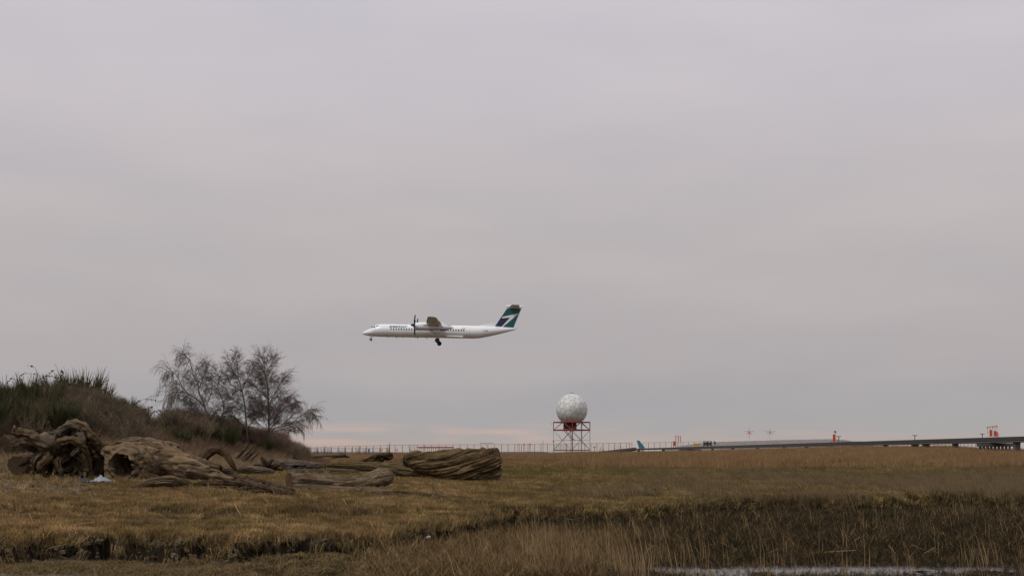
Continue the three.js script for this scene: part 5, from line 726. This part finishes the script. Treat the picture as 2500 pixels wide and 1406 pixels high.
{
  const pale = mat([0.24, 0.215, 0.18], 0.9), darkB = mat([0.12, 0.094, 0.08], 0.9), tw1 = mat([0.125, 0.095, 0.08], 0.9), tw2 = mat([0.155, 0.1, 0.078], 0.9);
  const D1 = 97, S = D1 / F / 5.0214;
  birch('birch_tree', 'weeping bare birch with hanging twigs, leftmost of the three', 93, [{ p: [[650, 990], [640, 900], [590, 690], [520, 520], [515, 430], [460, 320], [420, 150], [350, 90], [310, 85]], r: 0.06, h: 0.55, n: 44, l: 0.85, main: 1 }, { p: [[650, 980], [600, 740], [520, 640], [400, 560], [310, 450], [270, 350], [200, 290], [130, 300]], r: 0.05, h: 0.75, n: 46, l: 1.0 }, { p: [[400, 560], [300, 540], [180, 560], [120, 650]], r: 0.025, h: 0.8, n: 26, l: 1.0 }, { p: [[520, 520], [560, 400], [620, 250], [630, 180]], r: 0.03, h: 0.5, n: 26, l: 0.7 }, { p: [[660, 960], [800, 860], [815, 680], [740, 470], [760, 350], [810, 190]], r: 0.04, h: 0.35, n: 36, l: 0.7, z: -.6 }, { p: [[810, 680], [880, 600], [930, 500]], r: 0.02, h: 0.4, n: 16, l: 0.6 }, { p: [[640, 960], [560, 900], [480, 780], [400, 700], [320, 620]], r: 0.02, h: 0.3, n: 24, l: 0.7 }, { p: [[600, 740], [680, 560], [700, 420], [690, 300]], r: 0.028, h: 0.4, n: 26, l: 0.7, z: .5 }, { p: [[650, 990], [480, 900], [330, 760]], r: 0.02, h: 0.1, n: 30, l: 0.6 }, { p: [[650, 990], [560, 840], [430, 640]], r: 0.02, h: 0.1, n: 30, l: 0.6, z: .4 }, { p: [[660, 990], [760, 860], [860, 760]], r: 0.02, h: 0.1, n: 26, l: 0.6 }], 81, { bark: pale, limb: darkB, twig: tw1 });
  birch('birch_tree', 'slender bare birch standing in the middle of the three', 95, [{ p: [[1130, 970], [1090, 720], [1055, 530], [1010, 370], [950, 290], [900, 120]], r: 0.055, h: 0.2, n: 40, l: 0.65, main: 1 }, { p: [[1055, 530], [1100, 400], [1180, 280], [1200, 180]], r: 0.03, h: 0.3, n: 24, l: 0.65 }, { p: [[1010, 370], [1000, 200], [980, 60]], r: 0.022, h: 0.05, n: 20, l: 0.5 }, { p: [[1055, 530], [900, 430], [870, 330]], r: 0.025, h: 0.3, n: 24, l: 0.6 }, { p: [[1090, 720], [960, 640], [880, 560]], r: 0.022, h: 0.3, n: 22, l: 0.6 }, { p: [[1100, 800], [1000, 740], [930, 720]], r: 0.02, h: 0.2, n: 18, l: 0.6 }, { p: [[1130, 980], [1000, 880], [930, 780]], r: 0.02, h: 0.1, n: 28, l: 0.6 }, { p: [[1130, 980], [1200, 850], [1210, 700]], r: 0.02, h: 0.1, n: 28, l: 0.6 }], 82, { bark: darkB, limb: darkB, twig: tw1 });
  birch('birch_tree', 'tallest bushy reddish birch, rightmost of the three', 97, [{ p: [[1390, 1010], [1380, 700], [1370, 480], [1340, 300], [1310, 50]], r: 0.07, h: 0.1, n: 56, l: 0.75, main: 1 }, { p: [[1380, 700], [1500, 480], [1580, 340]], r: 0.03, h: 0.3, n: 32, l: 0.75 }, { p: [[1370, 480], [1270, 400], [1180, 200]], r: 0.03, h: 0.15, n: 30, l: 0.65 }, { p: [[1340, 300], [1420, 200], [1450, 110]], r: 0.02, h: 0.1, n: 22, l: 0.55 }, { p: [[1380, 820], [1500, 650], [1640, 600]], r: 0.03, h: 0.3, n: 34, l: 0.75 }, { p: [[1390, 950], [1600, 720], [1740, 690]], r: 0.03, h: 0.35, n: 36, l: 0.75 }, { p: [[1390, 1000], [1640, 930], [1800, 820], [1900, 780], [1980, 870]], r: 0.028, h: 0.5, n: 40, l: 0.75 }, { p: [[1370, 620], [1250, 500], [1190, 430]], r: 0.025, h: 0.25, n: 30, l: 0.65 }, { p: [[1380, 800], [1270, 700], [1200, 600]], r: 0.025, h: 0.2, n: 32, l: 0.65 }, { p: [[1390, 900], [1300, 800], [1220, 780]], r: 0.02, h: 0.2, n: 28, l: 0.6 }, { p: [[1390, 1000], [1560, 960], [1700, 940], [1760, 990]], r: 0.02, h: 0.4, n: 30, l: 0.7 }, { p: [[1390, 1020], [1250, 920], [1150, 820]], r: 0.02, h: 0.1, n: 20, l: 0.65 }, { p: [[1390, 1020], [1310, 860], [1290, 680]], r: 0.02, h: 0.05, n: 20, l: 0.65 }, { p: [[1390, 1020], [1480, 860], [1560, 720]], r: 0.02, h: 0.05, n: 20, l: 0.65, z: .4 }, { p: [[1390, 1020], [1450, 900], [1460, 720]], r: 0.02, h: 0.05, n: 16, l: 0.65, z: -.4 }, { p: [[1390, 1030], [1560, 1000], [1680, 1020]], r: 0.02, h: 0.1, n: 16, l: 0.6 }, { p: [[1390, 1030], [1600, 900], [1700, 800]], r: 0.02, h: 0.1, n: 16, l: 0.65 }], 83, { bark: darkB, limb: tw2, twig: tw2 });
}
// thin bare scrub by the fence
{
  const m = mat([0.09, 0.07, 0.06], 0.9), rr = rngOf(95);
  const sp = [[768, 'left of the fence post row, beside the dune end', 0.9], [785, 'second from the dune end', 1.2], [800, 'third from the dune end', 0.9], [835, 'in front of the grey fence, above the thin pole', 0.8], [870, 'above the ragged dark branch', 1.0], [893, 'left of the small cabinet', 0.8], [1008, 'left of the red antenna row', 1.3], [1470, 'right of the radar dome', 0.9], [1512, 'left of the slim bollard lamp', 1.1]];
  for (const [px, where, s] of sp) { const d = 250, x = (px - 1250) / F * d, y = at(px, 1112, d).y, t = tag(new THREE.Group(), 'thin bare twig scrub ' + where, 'scrub', 'bare scrub by the fence'), L = []; t.name = numbered('bare_scrub'); t.position.set(x, y, -d); scene.add(t); for (let k = 0; k < 26; k++) { const a = rr() * 6.28, q = V(Math.cos(a) * 0.5 * s * rr(), 0.5 + 1.1 * s * rr(), Math.sin(a) * 0.4), b = V((rr() - 0.5) * 1.1, -0.6, (rr() - 0.5) * 0.6); q.x += b.x; L.push([[b, b.clone().lerp(q, 0.5).add(V(0.05, 0, 0)), q], 0.016, 0.008]); } mesh('twigs', tubes(L), m, t); mesh('stem', tubes([[[V(0, -0.6, 0), V(0.03, 0.2, 0), V(0, 0.8 * s, 0)], 0.03, 0.012]], 5), m, t); }
}
renderer.render(scene, camera);
